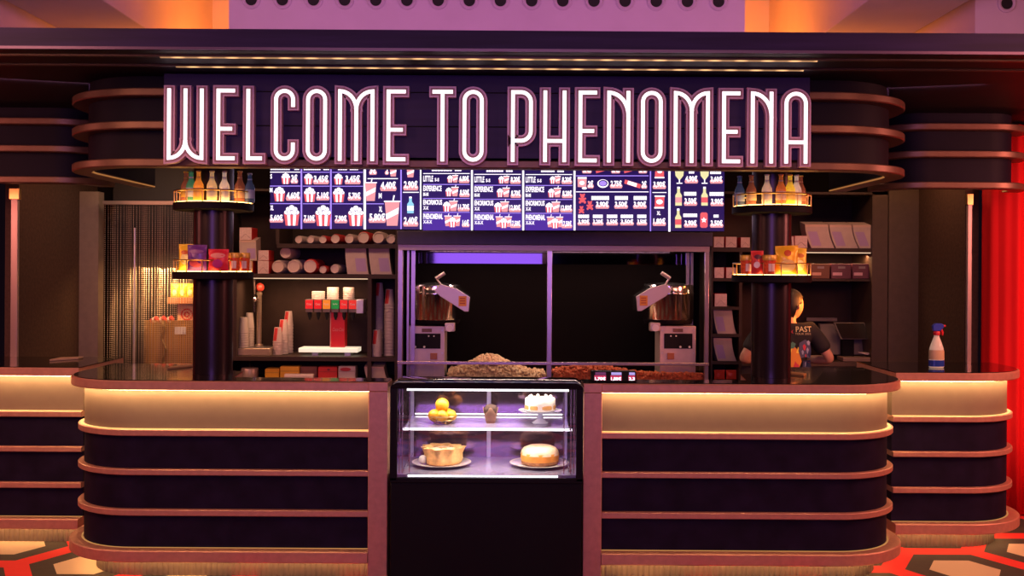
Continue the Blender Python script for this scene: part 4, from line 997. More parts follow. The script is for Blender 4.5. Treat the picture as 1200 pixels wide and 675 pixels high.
def kettle(uc, s, label):
    Yk = 8.66; q = Yk/F; cx = X(uc, Yk)
    def kx(d): return cx+s*d*q
    def kz(v): return P(uc, v, Yk).z
    z0 = zbed
    t = T('popcorn_kettle', label, 'popcorn kettle', (cx, Yk, z0), 'popcorn kettles')
    a, b = sorted((kx(-21), kx(20.5)))
    MB().box(a, b, Yk-.14, Yk+.16, z0, kz(381)).build('control_box', mat('kettle_box', (.60, .46, .42), .42, .45, noise=.05), t, bevel=.004)
    pa, pb = sorted((kx(-17), kx(15.6)))
    MB().box(pa, pb, Yk-.144, Yk-.14, kz(407), kz(389.6)).build('control_panel', mat('panel_dark', (.012, .010, .012), .5, spec=.1), t, smooth=0)
    mb = MB()
    for d in (-13.5, -3): mb.cyl((kx(d), Yk-.144, kz(405)), (kx(d), Yk-.152, kz(405)), .009)
    for d in (2, 8): mb.cyl((kx(d), Yk-.144, kz(392.5)), (kx(d), Yk-.150, kz(392.5)), .006)
    mb.build('control_knobs', M['white'], t)
    mb = MB()
    for d, v in ((-18.5, 386), (17.5, 386), (-18.5, 412), (17.5, 412)): mb.cyl((kx(d), Yk-.14, kz(v)), (kx(d), Yk-.144, kz(v)), .006)
    mb.build('screw', M['steel'], t)
    a, b = sorted((kx(-6), kx(5.5))); MB().box(a, b, Yk-.144, Yk-.14, kz(388), kz(384)).build('vent_plate', M['bronze_dk'], t, smooth=0)
    a, b = sorted((kx(4), kx(12))); MB().box(a, b, Yk-.150, Yk-.14, kz(419.5), kz(412)).build('switch', mat('switch_brown', (.35, .12, .05), .4), t, bevel=.003)
    mb = MB(); mb.lathe((kx(8), Yk+.02, 0), [(.195, kz(379)), (.205, kz(376)), (.205, kz(374))], 40); mb.build('kettle_base', M['black'], t)
    MB().lathe((kx(8), Yk+.02, 0), [(.200, kz(374.8)), (.210, kz(373)), (.210, kz(345)), (.212, kz(344.5)), (.212, kz(343)), (.208, kz(342)), (.208, kz(335)), (.200, kz(333.6)), (.05, kz(331))], 48).build('kettle_drum', BRS, t)
    mb = MB()
    pl = [(9, 339.5), (16, 332.4), (34, 337.2), (49.5, 347), (48.2, 363.5), (43.6, 363.5), (16, 346.5)]
    mb.prism_xz([(kx(d), kz(v)) for d, v in pl], Yk-.235, Yk-.215); mb.build('chute_plate', PLT, t, bevel=.003)
    mb = MB(); mb.prism_xz([(kx(d), kz(v)) for d, v in ((34, 337.2), (49.5, 347), (48.2, 363.5), (30, 352))], Yk-.214, Yk+.06); mb.build('dump_chute', BRS, t, smooth=0)
    a, b = sorted((kx(36.8), kx(45.8)))
    MB().box(a, b, Yk-.239, Yk-.236, kz(357.4), kz(345.8)).build('warning_label', mat('warn_orange', (.62, .20, .03), .5, emit=(.6, .18, .02), es=.15), t, smooth=0)
    mb = MB(); a, b = sorted((kx(38.3), kx(44.3)))
    for v in (348, 350.8, 353.6): mb.box(a, b, Yk-.2405, Yk-.2392, kz(v+1.1), kz(v))
    mb.build('warning_lines', mat('warn_ink', (.4, .04, .02), .5), t, smooth=0)
    mb = MB(); mb.cyl((kx(18), Yk-.2, kz(336)), (kx(11), Yk-.2, kz(325.8)), .007); mb.cyl((kx(10.5), Yk-.2, kz(326.2)), (kx(20.5), Yk-.2, kz(319.8)), .015)
    mb.build('lid_handle', PLT, t)
    mb = MB(); mb.disc_xz(kx(22.5), kz(336), .030, Yk-.21, Yk-.18, 20); mb.build('hinge_disc', M['black'], t)
    a, b = sorted((kx(20.5), kx(32))); MB().box(a, b, Yk-.16, Yk-.06, kz(387), kz(377)).build('pivot_bracket', PLT, t, bevel=.006)
    MB().disc_xz(kx(26.2), kz(383.2), .028, Yk-.175, Yk-.16, 24).build('pivot_cap', mat('cap_white', (.85, .75, .75), .3), t)
    return t
kettle(502, 1, 'steel popcorn kettle on a control box beside the cup stacks')
kettle(791, -1, 'steel popcorn kettle on a control box beside the worker and cubbies')
# ================================================================ CAKE DISPLAY CASE
DX0, DX1, DY0, DY1 = X(457, 5.75, 500), X(683.5, 5.75, 500), 5.75, 6.36
dc = (DX0+DX1)/2
t = T('cake_display_case', 'black refrigerated glass display case of cakes in the bar front', 'display case', (dc, 6.0, 0))
CB = mat('case_black', (.006, .005, .006), .5, spec=.12)
MB().box(DX0+.004, DX1-.004, DY0+.01, DY1, 0, .595).build('base_cabinet', CB, t, bevel=.004)
mb = MB()
for s, x in ((1, DX0), (-1, DX1)):
    a, b = sorted((x, x+s*.038)); mb.box(a, b, DY0, DY0+.03, .595, 1.11)
mb.box(DX0, DX1, DY0, DY0+.03, .585, .612)
mb.build('front_frame', CB, t, bevel=.003)
# rounded hood
pr = [(DX0, 1.105), (DX0, 1.114), (DX0+.012, 1.130), (DX0+.035, 1.138), (DX1-.035, 1.138), (DX1-.012, 1.130), (DX1, 1.114), (DX1, 1.105)]
MB().loft([[(x, y, zz if zz < 1.106 else zz-d) for x, zz in pr] for y, d in ((DY0, .004), (DY0+.006, 0), (6.08, 0), (DY1, .008+.028))]).build('hood', mat('hood_gloss', (.010, .008, .010), .10, coat=.4), t)
IX0, IX1 = DX0+.038, DX1-.038
MB().box(IX0, IX1, DY0+.012, DY0+.017, .612, 1.105).build('front_glass', M['caseglass'], t, smooth=0)
for x in (DX0+.006, DX1-.010): MB().box(x, x+.004, DY0+.03, DY1-.03, .612, 1.105).build('side_glass', M['caseglass'], t, smooth=0)
MB().box(DX0+.004, DX1-.004, DY0+.03, DY1-.02, .597, .625).build('floor_plate', mat('case_floor', (.36, .32, .42), .25, .3), t, smooth=0)
MB().box(DX0+.004, DX1-.004, DY1-.03, DY1-.02, .612, 1.105).build('sliding_back', mat('case_back', (.20, .13, .15), .10, .75), t, smooth=0)
mb = MB(); mb.box(dc-.012, dc+.012, DY1-.036, DY1-.030, .625, 1.10)
for x in (IX0+.02, IX1-.04): mb.box(x, x+.02, DY1-.04, DY1-.030, .625, 1.10)
mb.build('back_rails', M['steel'], t, smooth=0)
mb = MB()
for x in (IX0+.006, IX0+.022, IX0+.062, IX1-.012, IX1-.03, IX1-.068):
    mb.box(x, x+.006, DY0+.05, DY0+.056, .625, 1.10)
for s, x in ((1, IX0+.03), (-1, IX1-.036)):
    for z in (.64, .87): mb.box(x, x+.006, DY0+.05, DY1-.04, z, z+.010)
mb.build('shelf_supports', mat('support_chrome', (.75, .68, .74), .2, .8), t, smooth=0)
zs = .878
MB().box(IX0+.03, IX1-.03, DY0+.09, DY1-.05, zs-.008, zs).build('glass_shelf', mat('shelf_frost', (.42, .36, .50), .12, .25), t, smooth=0)
MB().box(IX0+.02, IX1-.02, DY0+.075, DY0+.09, zs-.014, zs-.003).build('shelf_light', emis('case_led', (1, .93, .98), 3), t, smooth=0)
MB().box(IX0+.05, IX1-.04, DY0+.05, DY0+.075, 1.088, 1.102).build('top_light', emis('case_led', (1, .95, .98), 5), t, smooth=0)
MB().box(IX0+.06, IX1-.10, DY0+.022, DY0+.032, .6145, .622).build('floor_light', emis('case_led_low', (1, .93, .98), 3), t, smooth=0)
MB().box(IX0+.05, IX1-.05, DY1-.05, DY1-.04, zs+.006, zs+.012).build('rear_light', emis('case_led_low', (1, .93, .98), 3), t, smooth=0)  # bright reflection at the case back, put in as an emissive strip
# fruit
Yo = 6.0; ox = X(518.5, Yo, 480); oz = zs+.001
t = T('wire_bowl', 'small gold wire bowl holding oranges on the case shelf', 'bowl', (ox, Yo, oz))
mb = MB()
for r, z in ((.045, .004), (.072, .022), (.085, .045)): mb.tube([(ox+r*math.cos(2*PI*i/32), Yo+r*math.sin(2*PI*i/32), oz+z) for i in range(32)], .0025, 6, closed=True)
for i in range(16):
    a = 2*PI*i/16; mb.tube([(ox+r*math.cos(a), Yo+r*math.sin(a), oz+z) for r, z in ((.045, .004), (.072, .022), (.085, .045))], .0018, 6)
mb.build('wire_frame', M['gold'], t)
OR = mat('orange_peel', (.92, .42, .02), .42, noise=.08, nscale=40, bump=.15)
olab = ['orange at the front of the wire bowl ring', 'orange at the muffin side of the wire bowl ring', 'orange hidden at the back muffin side of the bowl', 'orange hidden at the back corner side of the bowl', 'orange at the case-corner side of the wire bowl ring', 'orange sitting on top of the others in the wire bowl']
for i in range(6):
    if i < 5:
        a = -PI/2+2*PI*i/5; c = (ox+.050*math.cos(a), Yo+.050*math.sin(a), oz+.046); r = .035
    else: c = (ox-.002, Yo, oz+.105); r = .040
    tt = T('orange', olab[i], 'orange', (c[0], c[1], c[2]-r), 'oranges in the wire bowl')
    MB().ball(c, r, 20, (1, 1, .95)).build('fruit', OR, tt, smooth=80)
    MB().lathe((c[0], c[1], c[2]+r*.93), [(.006, 0), (.004, .003)], 8).build('stem_end', mat('stem_green', (.15, .18, .04), .7), tt)
# muffin
mx = X(575, 6.02, 480)
t = T('muffin', 'dark chocolate muffin in a brown tulip paper', 'muffin', (mx, 6.02, oz))
n = 32; loops = []
for q in (0, .25, .5, .75, 1):
    loops.append([(mx+(.026+.018*q)*(1+.05*q*math.sin(4*(2*PI*i/n)))*math.cos(2*PI*i/n), 6.02+(.026+.018*q)*math.sin(2*PI*i/n), oz+.075*q+(.018*q*q*math.cos(4*(2*PI*i/n)))) for i in range(n)])
mb = MB(); mb.loft(loops, cap=False); mb.add(loops[0], [tuple(range(n))])
o = mb.build('tulip_paper', mat('tulip_brown', (.30, .15, .09), .7, noise=.15), t); sd = o.modifiers.new('s', 'SOLIDIFY'); sd.thickness = .0015
MB().lathe((mx, 6.02, oz), [(.03, .03), (.039, .065), (.040, .082), (.030, .100), (.012, .108)], 24, fn=lambda a, z: 1+.05*math.sin(5*a+z*90)).build('crumb_top', mat('choc', (.07, .035, .025), .8, noise=.5, nscale=90, bump=.4), t, smooth=60)
MB().lathe((mx-.004, 6.02-.022, oz+.077), [(.016, 0), (.014, .008), (.006, .013)], 14).build('cream_dab', mat('cream', (.75, .62, .58), .5), t)
# cake stand
sxx = X(633, 6.02, 480)
GLS = mat('pressed_glass', (.80, .78, .84), .10, .0, coat=.5, emit=(.8, .75, .85), es=.12)
t = T('cake_stand', 'clear footed glass cake stand under the white cake', 'cake stand', (sxx, 6.02, oz))
MB().lathe((sxx, 6.02, oz), [(.046, 0), (.048, .004), (.035, .012), (.016, .026), (.020, .036), (.013, .044), (.018, .056), (.04, .060)], 28).build('foot', GLS, t)
MB().lathe((sxx, 6.02, oz), [(.03, .060), (.110, .066), (.124, .074), (.125, .077), (.108, .071), (.03, .068)], 40).build('plate', GLS, t)
zc2 = oz+.073
t = T('layer_cake', 'small white cream cake standing on the glass stand', 'cake', (sxx, 6.02, zc2), 'cakes in the display case')
MB().lathe((sxx, 6.02, zc2), [(.084, .001), (.088, .006), (.088, .066), (.082, .074), (.03, .076)], 40, fn=lambda a, z: 1+.012*math.sin(18*a)).build('white_frosting', mat('frosting', (.88, .78, .66), .5, noise=.1, nscale=30, bump=.4), t, smooth=60)
MB().lathe((sxx, 6.02, zc2), [(.0890, .010), (.0905, .014), (.0905, .030), (.0890, .034)], 40, cap=False, fn=lambda a, z: 1-.03*(math.sin(7*a) > .3)).build('caramel_drips', mat('caramel', (.55, .27, .08), .4), t)
mb = MB()
for i in range(8): mb.ball((sxx+.062*math.cos(i*PI/4+.2), 6.02+.062*math.sin(i*PI/4+.2), zc2+.079), .011, 10)
mb.build('cream_rosettes', mat('frosting2', (.92, .84, .72), .5), t)
def plate(u, label, r=.172):
    x = X(u, 6.06, 540); z = .626
    t = T('cake_plate', label, 'plate', (x, 6.06, z), 'cake plates in the display case')
    MB().lathe((x, 6.06, z), [(r*.45, 0), (r*.5, .002), (r*.62, .006), (r*.98, .016), (r, .019), (r*.98, .020), (r*.62, .010), (r*.3, .008)], 48).build('dish', mat('china', (.82, .74, .70), .2, coat=.3), t)
    MB().lathe((x, 6.06, z), [(r*.94, .0195), (r*.985, .0212), (r*1.0, .0212)], 48, cap=False).build('rim_line', mat('china_rim', (.85, .72, .62), .25), t)
    return x, 6.06, z+.010
x, y, z = plate(517.6, 'white plate under the pale fluted pastry in the display case')
t = T('fluted_pastry', 'pale golden fluted pastry cake with ruffled top on a white plate', 'cake', (x+.005, y, z), 'cakes in the display case')
PAS = mat('pastry', (.78, .44, .16), .65, noise=.22, nscale=35, bump=.5)
MB().lathe((x+.005, y, z), [(.092, .001), (.104, .008), (.108, .030), (.104, .060), (.112, .088), (.118, .098), (.104, .098), (.085, .085), (.04, .078)], 72, fn=lambda a, zz: 1+(.01+1.5*zz)*math.sin(10*a+.8*math.sin(2*a))*.9+.05*math.sin(3*a+1)).build('pastry_shell', PAS, t, smooth=60)
MB().lathe((x+.005, y, z), [(.082, .080), (.06, .090), (.03, .093)], 40, fn=lambda a, zz: 1+.08*math.sin(5*a)).build('cream_filling', mat('filling', (.88, .62, .40), .5, noise=.1, nscale=25, bump=.3), t, smooth=60)
mb = MB(); rnd = random.Random(2)
for i in range(7): mb.ball((x+.005+rnd.uniform(-.05, .05), y+rnd.uniform(-.06, .04), z+.092), rnd.uniform(.008, .014), 8, (1.2, 1, .5))
mb.build('brown_bits', mat('bits', (.42, .2, .08), .6), t)
mb = MB(); mb.ball((x-.107, y-.03, z+.026), .026, 12, (1, 1, 1.0)); mb.build('cream_swirl', mat('cream_w', (.9, .84, .76), .5), t)
x, y, z = plate(632, 'white plate under the glazed ring cake in the display case')
t = T('ring_cake', 'round golden ring cake with white sugar glaze on a white plate', 'cake', (x+.003, y, z), 'cakes in the display case')
MB().lathe((x+.003, y, z), [(.098, .001), (.108, .008), (.109, .022)], 48, fn=lambda a, zz: 1+.015*math.sin(17*a)).build('crumb_base', mat('crumb', (.34, .15, .06), .8, noise=.3, nscale=80, bump=.5), t, smooth=60)
MB().lathe((x+.003, y, z), [(.107, .022), (.112, .040), (.109, .068), (.098, .084), (.05, .09)], 48).build('golden_sponge', mat('sponge', (.85, .34, .05), .6, noise=.12, nscale=30), t, smooth=60)
MB().lathe((x+.003, y, z), [(.1115, .058), (.107, .078), (.094, .095), (.065, .107), (.03, .103), (.015, .093), (.004, .090)], 48, fn=lambda a, zz: 1+.02*math.sin(9*a)*(zz < .07)).build('sugar_glaze', mat('glaze', (.88, .62, .40), .5, noise=.08, nscale=40, bump=.2), t, smooth=60)

# price ticket display on the counter
Yq = 5.885; pa, pb = P(693.5, 450, Yq), P(746, 439, Yq)
zq = 1.135; hq = pb.z-pa.z
t = T('price_display', 'small black lit price display box lying on the counter beside the cake case', 'price display', ((pa.x+pb.x)/2, Yq, zq))
MB().prism_yz([(Yq, zq), (Yq+.10, zq), (Yq+.10, zq+.056), (Yq+.02, zq+.056)], pa.x, pb.x).build('display_body', CB, t, bevel=.003)
w = pb.x-pa.x
def face(f, g, e=.001): return (pa.x+w*f, Yq+.02*g-e, zq+.056*g)
for a, b, ru in ((.06, .32, 1), (.42, .67, 1), (.82, .97, 1)):
    mb = MB(); mb.quad(face(a, .14), face(b, .14), face(b, .62), face(a, .62), 0); mb.quad(face(a+.02, .66), face(b, .66), face(b, .92), face(a+.02, .92), 1 if a < .4 else 2)
    mb.build('price_panel', [emis('tick_red', (.7, .03, .12), .8), emis('tick_dim', (.25, .05, .2), .5), emis('tick_blue', (.55, .45, 1), .8)], t, smooth=0)
mb = MB()
for s, a, b in (('1,70€', .07, .31), ('1,80€', .43, .66), ('2,3', .83, .96)):
    vs, fs = text_mesh(s, .03); mb.add([face(a+(b-a)*p, .10+.36*q, .003) for p, q in vs], fs)
mb.build('price_digits', emis('tick_white', (1, .9, .98), 2.0), t, smooth=0)

# ================================================================ WORKER-SIDE SHELVES
a, b = S1(833), S1(1039.5)
z1, z2, z3, z4, z5, z6 = [P(850, v, YF).z for v in (290, 326, 359.5, 391.5, 423.5, 443)]
t = T('shelf_unit', 'dark open shelf unit with cubbies, folded trays and the till behind the worker', 'shelf unit', ((a+b)/2, 8.87, 0), 'back bar shelf units')
MB().box(a, b, YB-.015, YB, 0, 2.42).build('back_panel', BKP, t, smooth=0)
MB().box(a, a+.015, YF, YB-.015, 0, 2.42).build('side_panel', WD, t, smooth=0)
MB().box(S1(1021.5), b, YF, YB-.015, 0, 2.42).build('side_panel', mat('lit_side', (.075, .045, .030), .5, noise=.1), t, smooth=0)
MB().box(S1(866), S1(869.5), YF+.002, YB-.015, z6-.02, z1-.035).build('divider', WD, t, smooth=0)
MB().box(a+.015, S1(1021.5), YF, YB-.015, z1-.035, z1).build('shelf', WD, t, smooth=0)
for z in (z2, z3, z4, z5): MB().box(a+.015, S1(866), YF+.001, YB-.015, z-.025, z).build('cubby_shelf', WD, t, smooth=0)
MB().box(S1(869.5), S1(1021.5), YF+.05, YB-.015, z2-.02, z2).build('shelf', WD, t, smooth=0)
MB().box(S1(869.5), S1(1021.5), YF, YB-.015, z5-.035, z5).build('back_counter', mat('back_counter', (.09, .055, .04), .4), t, smooth=0)
MB().box(a+.015, S1(1021.5), YF+.01, YB-.015, 0.02, z6-.02).build('base_cabinet', M['black'], t, smooth=0)
MB().box(S1(869.5), S1(1021.5), YF+.02, YB-.02, z6-.02, z5-.035).build('drawer_front', mat('drawer_brown', (.055, .034, .026), .5), t, smooth=0)
MB().box(a, b, YF, YB-.015, 2.40, 2.42).build('top_panel', WD, t, smooth=0)
MB().box(S1(930), S1(1020), YF+.004, YF+.014, z1-.042, z1-.035).build('light_strip', emis('shelf_led', (1, .72, .5), 1.6), t, smooth=0)
gw = 'white cartons in the worker-side cubbies'
carton(836.5, 848.5, 277, 289.5, 'pinkish white carton at the cabinet end of the top worker-side shelf', gw, z=z1)
carton(850.5, 863.5, 277, 289.5, 'pinkish white carton second from the cabinet on the top worker-side shelf', gw, z=z1)
carton(868, 879, 277.5, 289.5, 'pinkish white carton just left of the pillar on the top worker-side shelf', gw, z=z1)
carton(925.5, 930.5, 276.5, 290, 'narrow pinkish white carton just right of the pillar on the top shelf', gw, z=z1)
carton(931.5, 946.3, 275.8, 290, 'pinkish white carton beside the three folded trays on the top shelf', gw, z=z1)
carton(837, 848.5, 313, 325.5, 'pinkish white carton at the cabinet side of the second cubby', gw, z=z2)
carton(851, 863.5, 313, 325.5, 'pinkish white carton at the pillar side of the second cubby', gw, z=z2)
carton(837.5, 852, 344, 359, 'single pinkish white carton alone in the third cubby', gw, z=z3)
g3 = 'folded trays on the worker-side shelves'
tray(836, 858, 362.8, 391, 5, 'pale cardboard tray in the fourth cubby under the single carton', g3, z=z4, patch='l')
tray(836, 857.5, 396, 423, 5.5, 'pale cardboard tray in the lowest tray cubby above the red packets', g3, z=z5, patch='l')
tray(943.5, 970.5, 263, 290.5, 7.5, 'pale folded tray nearest the pillar on the top shelf', g3, z=z1, patch='l')
tray(972.0, 998, 263.4, 290.5, 8, 'pale folded tray in the middle of three on the top shelf', g3, z=z1, patch='l')
tray(999, 1025, 263.6, 290.5, 8.5, 'pale folded tray at the outer end of three on the top shelf', g3, z=z1, patch='l')
for i, (u0, u1) in enumerate(((838, 850), (851, 865))):
    bag((X(u0, 8.68)+X(u1, 8.68))/2, 8.70, z6+.0-.02, .09, .075, .05, (.55, .03, .02), ['red packet at the cabinet side of the lowest cubby', 'red packet at the pillar side of the lowest cubby'][i], cat='packet', group='red packets', name='red_packet')
def candybox(u0, u1, col, label, strip):
    Y0 = YF+.08; a_ = P(u0, 309, Y0); b_ = P(u1, 309, Y0)
    t = T('candy_box', label, 'sweets box', ((a_.x+b_.x)/2, Y0, z2), 'sweets boxes behind the worker')
    MB().box(a_.x, b_.x, Y0, Y0+.12, z2+.001, a_.z).build('box_body', mat('candy_'+label[:5], col, .4), t, bevel=.003)
    w = b_.x-a_.x; h = a_.z-z2
    MB().box(a_.x+w*.08, a_.x+w*.55, Y0-.002, Y0, z2+h*.22, z2+h*.42).build('pale_label', mat('candy_l_'+label[:5], strip, .5), t, smooth=0)
    MB().box(a_.x+w*.35, a_.x+w*.7, Y0-.002, Y0, z2+h*.68, z2+h*.82).build('title_strip', mat('candy_t', (.25, .2, .2), .5), t, smooth=0)
candybox(950, 972.5, (.14, .045, .02), 'brown orange sweets box nearest the yellow crisp bag', (.60, .32, .22))
candybox(974, 997.5, (.12, .03, .05), 'dark maroon sweets box in the middle of the three behind the worker', (.62, .34, .38))
candybox(999, 1020.5, (.015, .06, .05), 'dark green sweets box at the outer end behind the worker', (.62, .46, .36))
# till
Yt = 8.70
def TX(u): return X(u, Yt)
def TZ(v): return P(995, v, Yt).z
t = T('point_of_sale_terminal', 'grey touchscreen till standing on the back counter by the worker', 'till', (TX(996), 8.85, z5))
GREY = mat('till_grey', (.17, .125, .11), .45)
MB().loft([[(x, y+.10, z) for x, y, z in ((TX(968.5), Yt, TZ(417)), (TX(1022), Yt, TZ(417)), (TX(1024.5), Yt+.09, TZ(381)), (TX(968.5), Yt+.09, TZ(381)))], [(x, y+.16, z) for x, y, z in ((TX(968.5), Yt, TZ(417)), (TX(1022), Yt, TZ(417)), (TX(1024.5), Yt+.09, TZ(381)), (TX(968.5), Yt+.09, TZ(381)))]]).build('back_housing', GREY, t, bevel=.006)
scr = [(TX(985.5), Yt, TZ(397.5)), (TX(1021), Yt, TZ(397.5)), (TX(1016.5), Yt+.07, TZ(378.5)), (TX(980), Yt+.07, TZ(378.5))]
MB().loft([[Vector(p)+Vector((0, dy, 0)) for p in scr] for dy in (0, .025)]).build('touchscreen', GREY, t, bevel=.004)
def ins(k): c = sum((Vector(p) for p in scr), Vector())/4; return [c+(Vector(p)-c)*k for p in scr]
MB().loft([[p+Vector((0, dy, 0)) for p in ins(.92)] for dy in (-.003, .001)]).build('screen_glass', mat('till_screen', (.02, .012, .012), .15), t, smooth=0)
MB().box(TX(989), TX(1003), Yt+.04, Yt+.10, z5+.001, TZ(398)).build('stand', M['black'], t, bevel=.006)
MB().box(TX(985), TX(1023), Yt-.07, Yt+.10, z5+.001, TZ(418)).build('keyboard_base', mat('till_base', (.28, .18, .13), .5), t, bevel=.005)
mb = MB(); rnd = random.Random(8)
px0, pz0 = TX(1007), TZ(411)
zq_ = TZ(418)+.001
for i in range(4):
    q = Matrix.Rotation(rnd.uniform(-.5, .5), 3, 'Y') @ Matrix.Rotation(rnd.uniform(-.4, .4), 3, 'Z')
    mb.obox((TX(1011+4*i), Yt-.01, zq_+.028+.004*(i % 2)), (.075, .06, .006), Matrix.Rotation(.25-.22*i, 3, 'Y') @ Matrix.Rotation(.2*i-.3, 3, 'Z'))
o = mb.build('receipt_paper', mat('paper', (.62, .48, .42), .7), None, loc=(TX(1016), Yt, zq_), smooth=0)
tag(o, 'crumpled white receipt paper lying on the till base', 'paper')
MB().box(S1(958), S1(995), 8.92, 9.0, TZ(378), TZ(374)).build('printer_top', GREY, t, smooth=0)

# ================================================================ WORKER (seen from behind)
PX, PY = X(921, 8.12), 8.12
def skin_mesh(name, chains, sub=2, vox=None, extra=None):
    """one continuous surface grown on connected joints"""
    me = bpy.data.meshes.new(name); vs = []; es = []; rad = []; idx = {}
    for ch in chains:
        prev = None
        for key, co, r in ch:
            if key in idx: k = idx[key]
            else: k = len(vs); idx[key] = k; vs.append(co); rad.append(r)
            if prev is not None and prev != k: es.append((prev, k))
            prev = k
    me.from_pydata(vs, es, [])
    o = bpy.data.objects.new(name, me); COL.objects.link(o)
    sk = o.modifiers.new('skin', 'SKIN'); sk.use_smooth_shade = True
    for k, r in enumerate(rad):
        sv = me.skin_vertices[0].data[k]; sv.radius = r if isinstance(r, tuple) else (r, r); sv.use_root = (k == 0)
    ss = o.modifiers.new('sub', 'SUBSURF'); ss.levels = sub; ss.render_levels = sub
    dg = bpy.context.evaluated_depsgraph_get()
    ev = bpy.data.meshes.new_from_object(o.evaluated_get(dg))
    if extra:
        bm = bmesh.new(); bm.from_mesh(ev)
        n0 = len(bm.verts)
        nv = [bm.verts.new(p) for p in extra.v]
        for f in extra.f:
            try: bm.faces.new([nv[i] for i in f])
            except ValueError: pass
        bmesh.ops.recalc_face_normals(bm, faces=bm.faces)
        bm.to_mesh(ev); bm.free()
    bpy.data.objects.remove(o)
    o = bpy.data.objects.new(name, ev); COL.objects.link(o)
    if vox:
        rm = o.modifiers.new('fuse', 'REMESH'); rm.mode = 'VOXEL'; rm.voxel_size = vox; rm.use_smooth_shade = True
        dg = bpy.context.evaluated_depsgraph_get()
        e2 = bpy.data.meshes.new_from_object(o.evaluated_get(dg)); old = o.data
        o.modifiers.clear(); o.data = e2
        bm = bmesh.new(); bm.from_mesh(e2)
        for _ in range(2): bmesh.ops.smooth_vert(bm, verts=bm.verts, factor=.5, use_axis_x=True, use_axis_y=True, use_axis_z=True)
        bm.to_mesh(e2); bm.free()
        for p in e2.polygons: p.use_smooth = True
    return o
HZ, HX, HY = 1.50, .055, .02      # head centre relative to body axis
yaw = math.radians(-62)            # turned towards the till
def hd(x, y, z):                   # head-local (face towards +y) to body space
    return (HX+x*math.cos(yaw)-y*math.sin(yaw), HY+x*math.sin(yaw)+y*math.cos(yaw), HZ+z)
hb = MB(); n = 28; loops = []
for j in range(15):
    th = -PI/2+PI*j/14; zz = .112*math.sin(th); c = max(math.cos(th), .03)
    w = .074*c*(1-.16*max(0, -math.sin(th))); dpt = .093*c
    L = []
    for i in range(n):
        a_ = 2*PI*i/n; xx = w*math.cos(a_); yy = dpt*math.sin(a_)
        if yy > 0:                                     # face side: jaw, nose, eye sockets, lips
            f = math.exp(-(xx/.016)**2)
            yy += .020*f*math.exp(-((zz+.018)/.018)**2) + .006*math.exp(-(xx/.022)**2)*math.exp(-((zz+.055)/.010)**2) + .008*math.exp(-(xx/.03)**2)*math.exp(-((zz+.092)/.016)**2)
            for e in (-.03, .03): yy -= .007*math.exp(-((xx-e)/.014)**2)*math.exp(-((zz-.006)/.012)**2)
        L.append(hd(xx, yy, zz))
    loops.append(L)
hb.loft(loops)
for s in (-1, 1): hb.ball(hd(s*.077, -.008, -.008), .02, 10, (.55, .8, 1.4))
def arm(s):
    sh, el, wr = (s*.185, -.005, 1.315), (s*.345, -.035, 1.075), (s*.17, .235, 1.06)
    m1 = tuple((p+q)/2 for p, q in zip(sh, el)); m2 = tuple((p*.55+q*.45) for p, q in zip(el, wr))
    hand = (s*.12, .31, 1.055)
    ch = [[('chest', (0, .0, 1.24), (.13, .095)), ('sh%d' % s, sh, .056), ('ua%d' % s, m1, .048), ('el%d' % s, el, .041), ('fa%d' % s, m2, .040), ('wr%d' % s, wr, .026), ('ha%d' % s, hand, (.036, .020))]]
    for k, (dx, ln) in enumerate(((-.030, .070), (-.010, .082), (.010, .078), (.030, .062))):
        b0 = (hand[0]-s*.02+dx*.3, hand[1]+.028, hand[2]+.002+dx*.25); 
        b1 = (b0[0]-s*.016+dx*.6, b0[1]+ln*.5, b0[2]-.006); b2 = (b1[0]-s*.008+dx*.2, b1[1]+ln*.4, b1[2]-.026)
        ch.append([('ha%d' % s, hand, .02), ('f%d%d0' % (s, k), b0, .010), ('f%d%d1' % (s, k), b1, .009), ('f%d%d2' % (s, k), b2, .0075)])
    th0 = (hand[0]-s*.035, hand[1]-.012, hand[2]+.008); th1 = (th0[0]-s*.030, th0[1]+.030, th0[2]-.008)
    ch.append([('ha%d' % s, hand, .02), ('t%d0' % s, th0, .012), ('t%d1' % s, th1, .009)])
    return ch
def leg(s):
    return [[('pel', (0, 0, .88), (.15, .115)), ('hip%d' % s, (s*.09, 0, .80), .088), ('kn%d' % s, (s*.10, .01, .46), .056), ('ca%d' % s, (s*.10, -.012, .32), .052), ('an%d' % s, (s*.10, -.015, .085), .036)],
            [('an%d' % s, 0, 0), ('ft%d' % s, (s*.11, .07, .040), (.040, .035)), ('to%d' % s, (s*.12, .16, .030), (.036, .026))]]
body = [[('pel', (0, 0, .88), (.15, .115)), ('wai', (0, 0, 1.04), (.125, .095)), ('chest', (0, .0, 1.24), (.13, .095)), ('nk0', (.01, .0, 1.345), (.062, .06)), ('nk1', (.035, .012, 1.41), .050), ('hd', (HX, HY, 1.46), .052)]]
chains = body+arm(1)+arm(-1)+leg(1)+leg(-1)
SK = mat('skin', (.52, .27, .17), .5, noise=.06)
root = T('person', 'shop worker in a black printed T-shirt standing with their back turned behind the bar', 'person', (PX, PY, 0))
bo = skin_mesh('body', chains, 2, .0075, hb); bo.data.materials.clear(); bo.data.materials.append(SK); bo.parent = root; ORG[bo.name] = (PX, PY, 0)
shch = [[('wai', (0, 0, .90), (.175, .135)), ('w2', (0, 0, 1.04), (.160, .122)), ('chest', (0, 0, 1.24), (.165, .120)), ('nk0', (.008, .0, 1.335), (.092, .080))]]
for s in (1, -1):
    shch.append([('chest', (0, 0, 1.24), 0), ('sh%d' % s, (s*.185, -.005, 1.315), .074), ('ua%d' % s, (s*.270, -.022, 1.19), .072), ('sl%d' % s, (s*.305, -.028, 1.135), .070)])
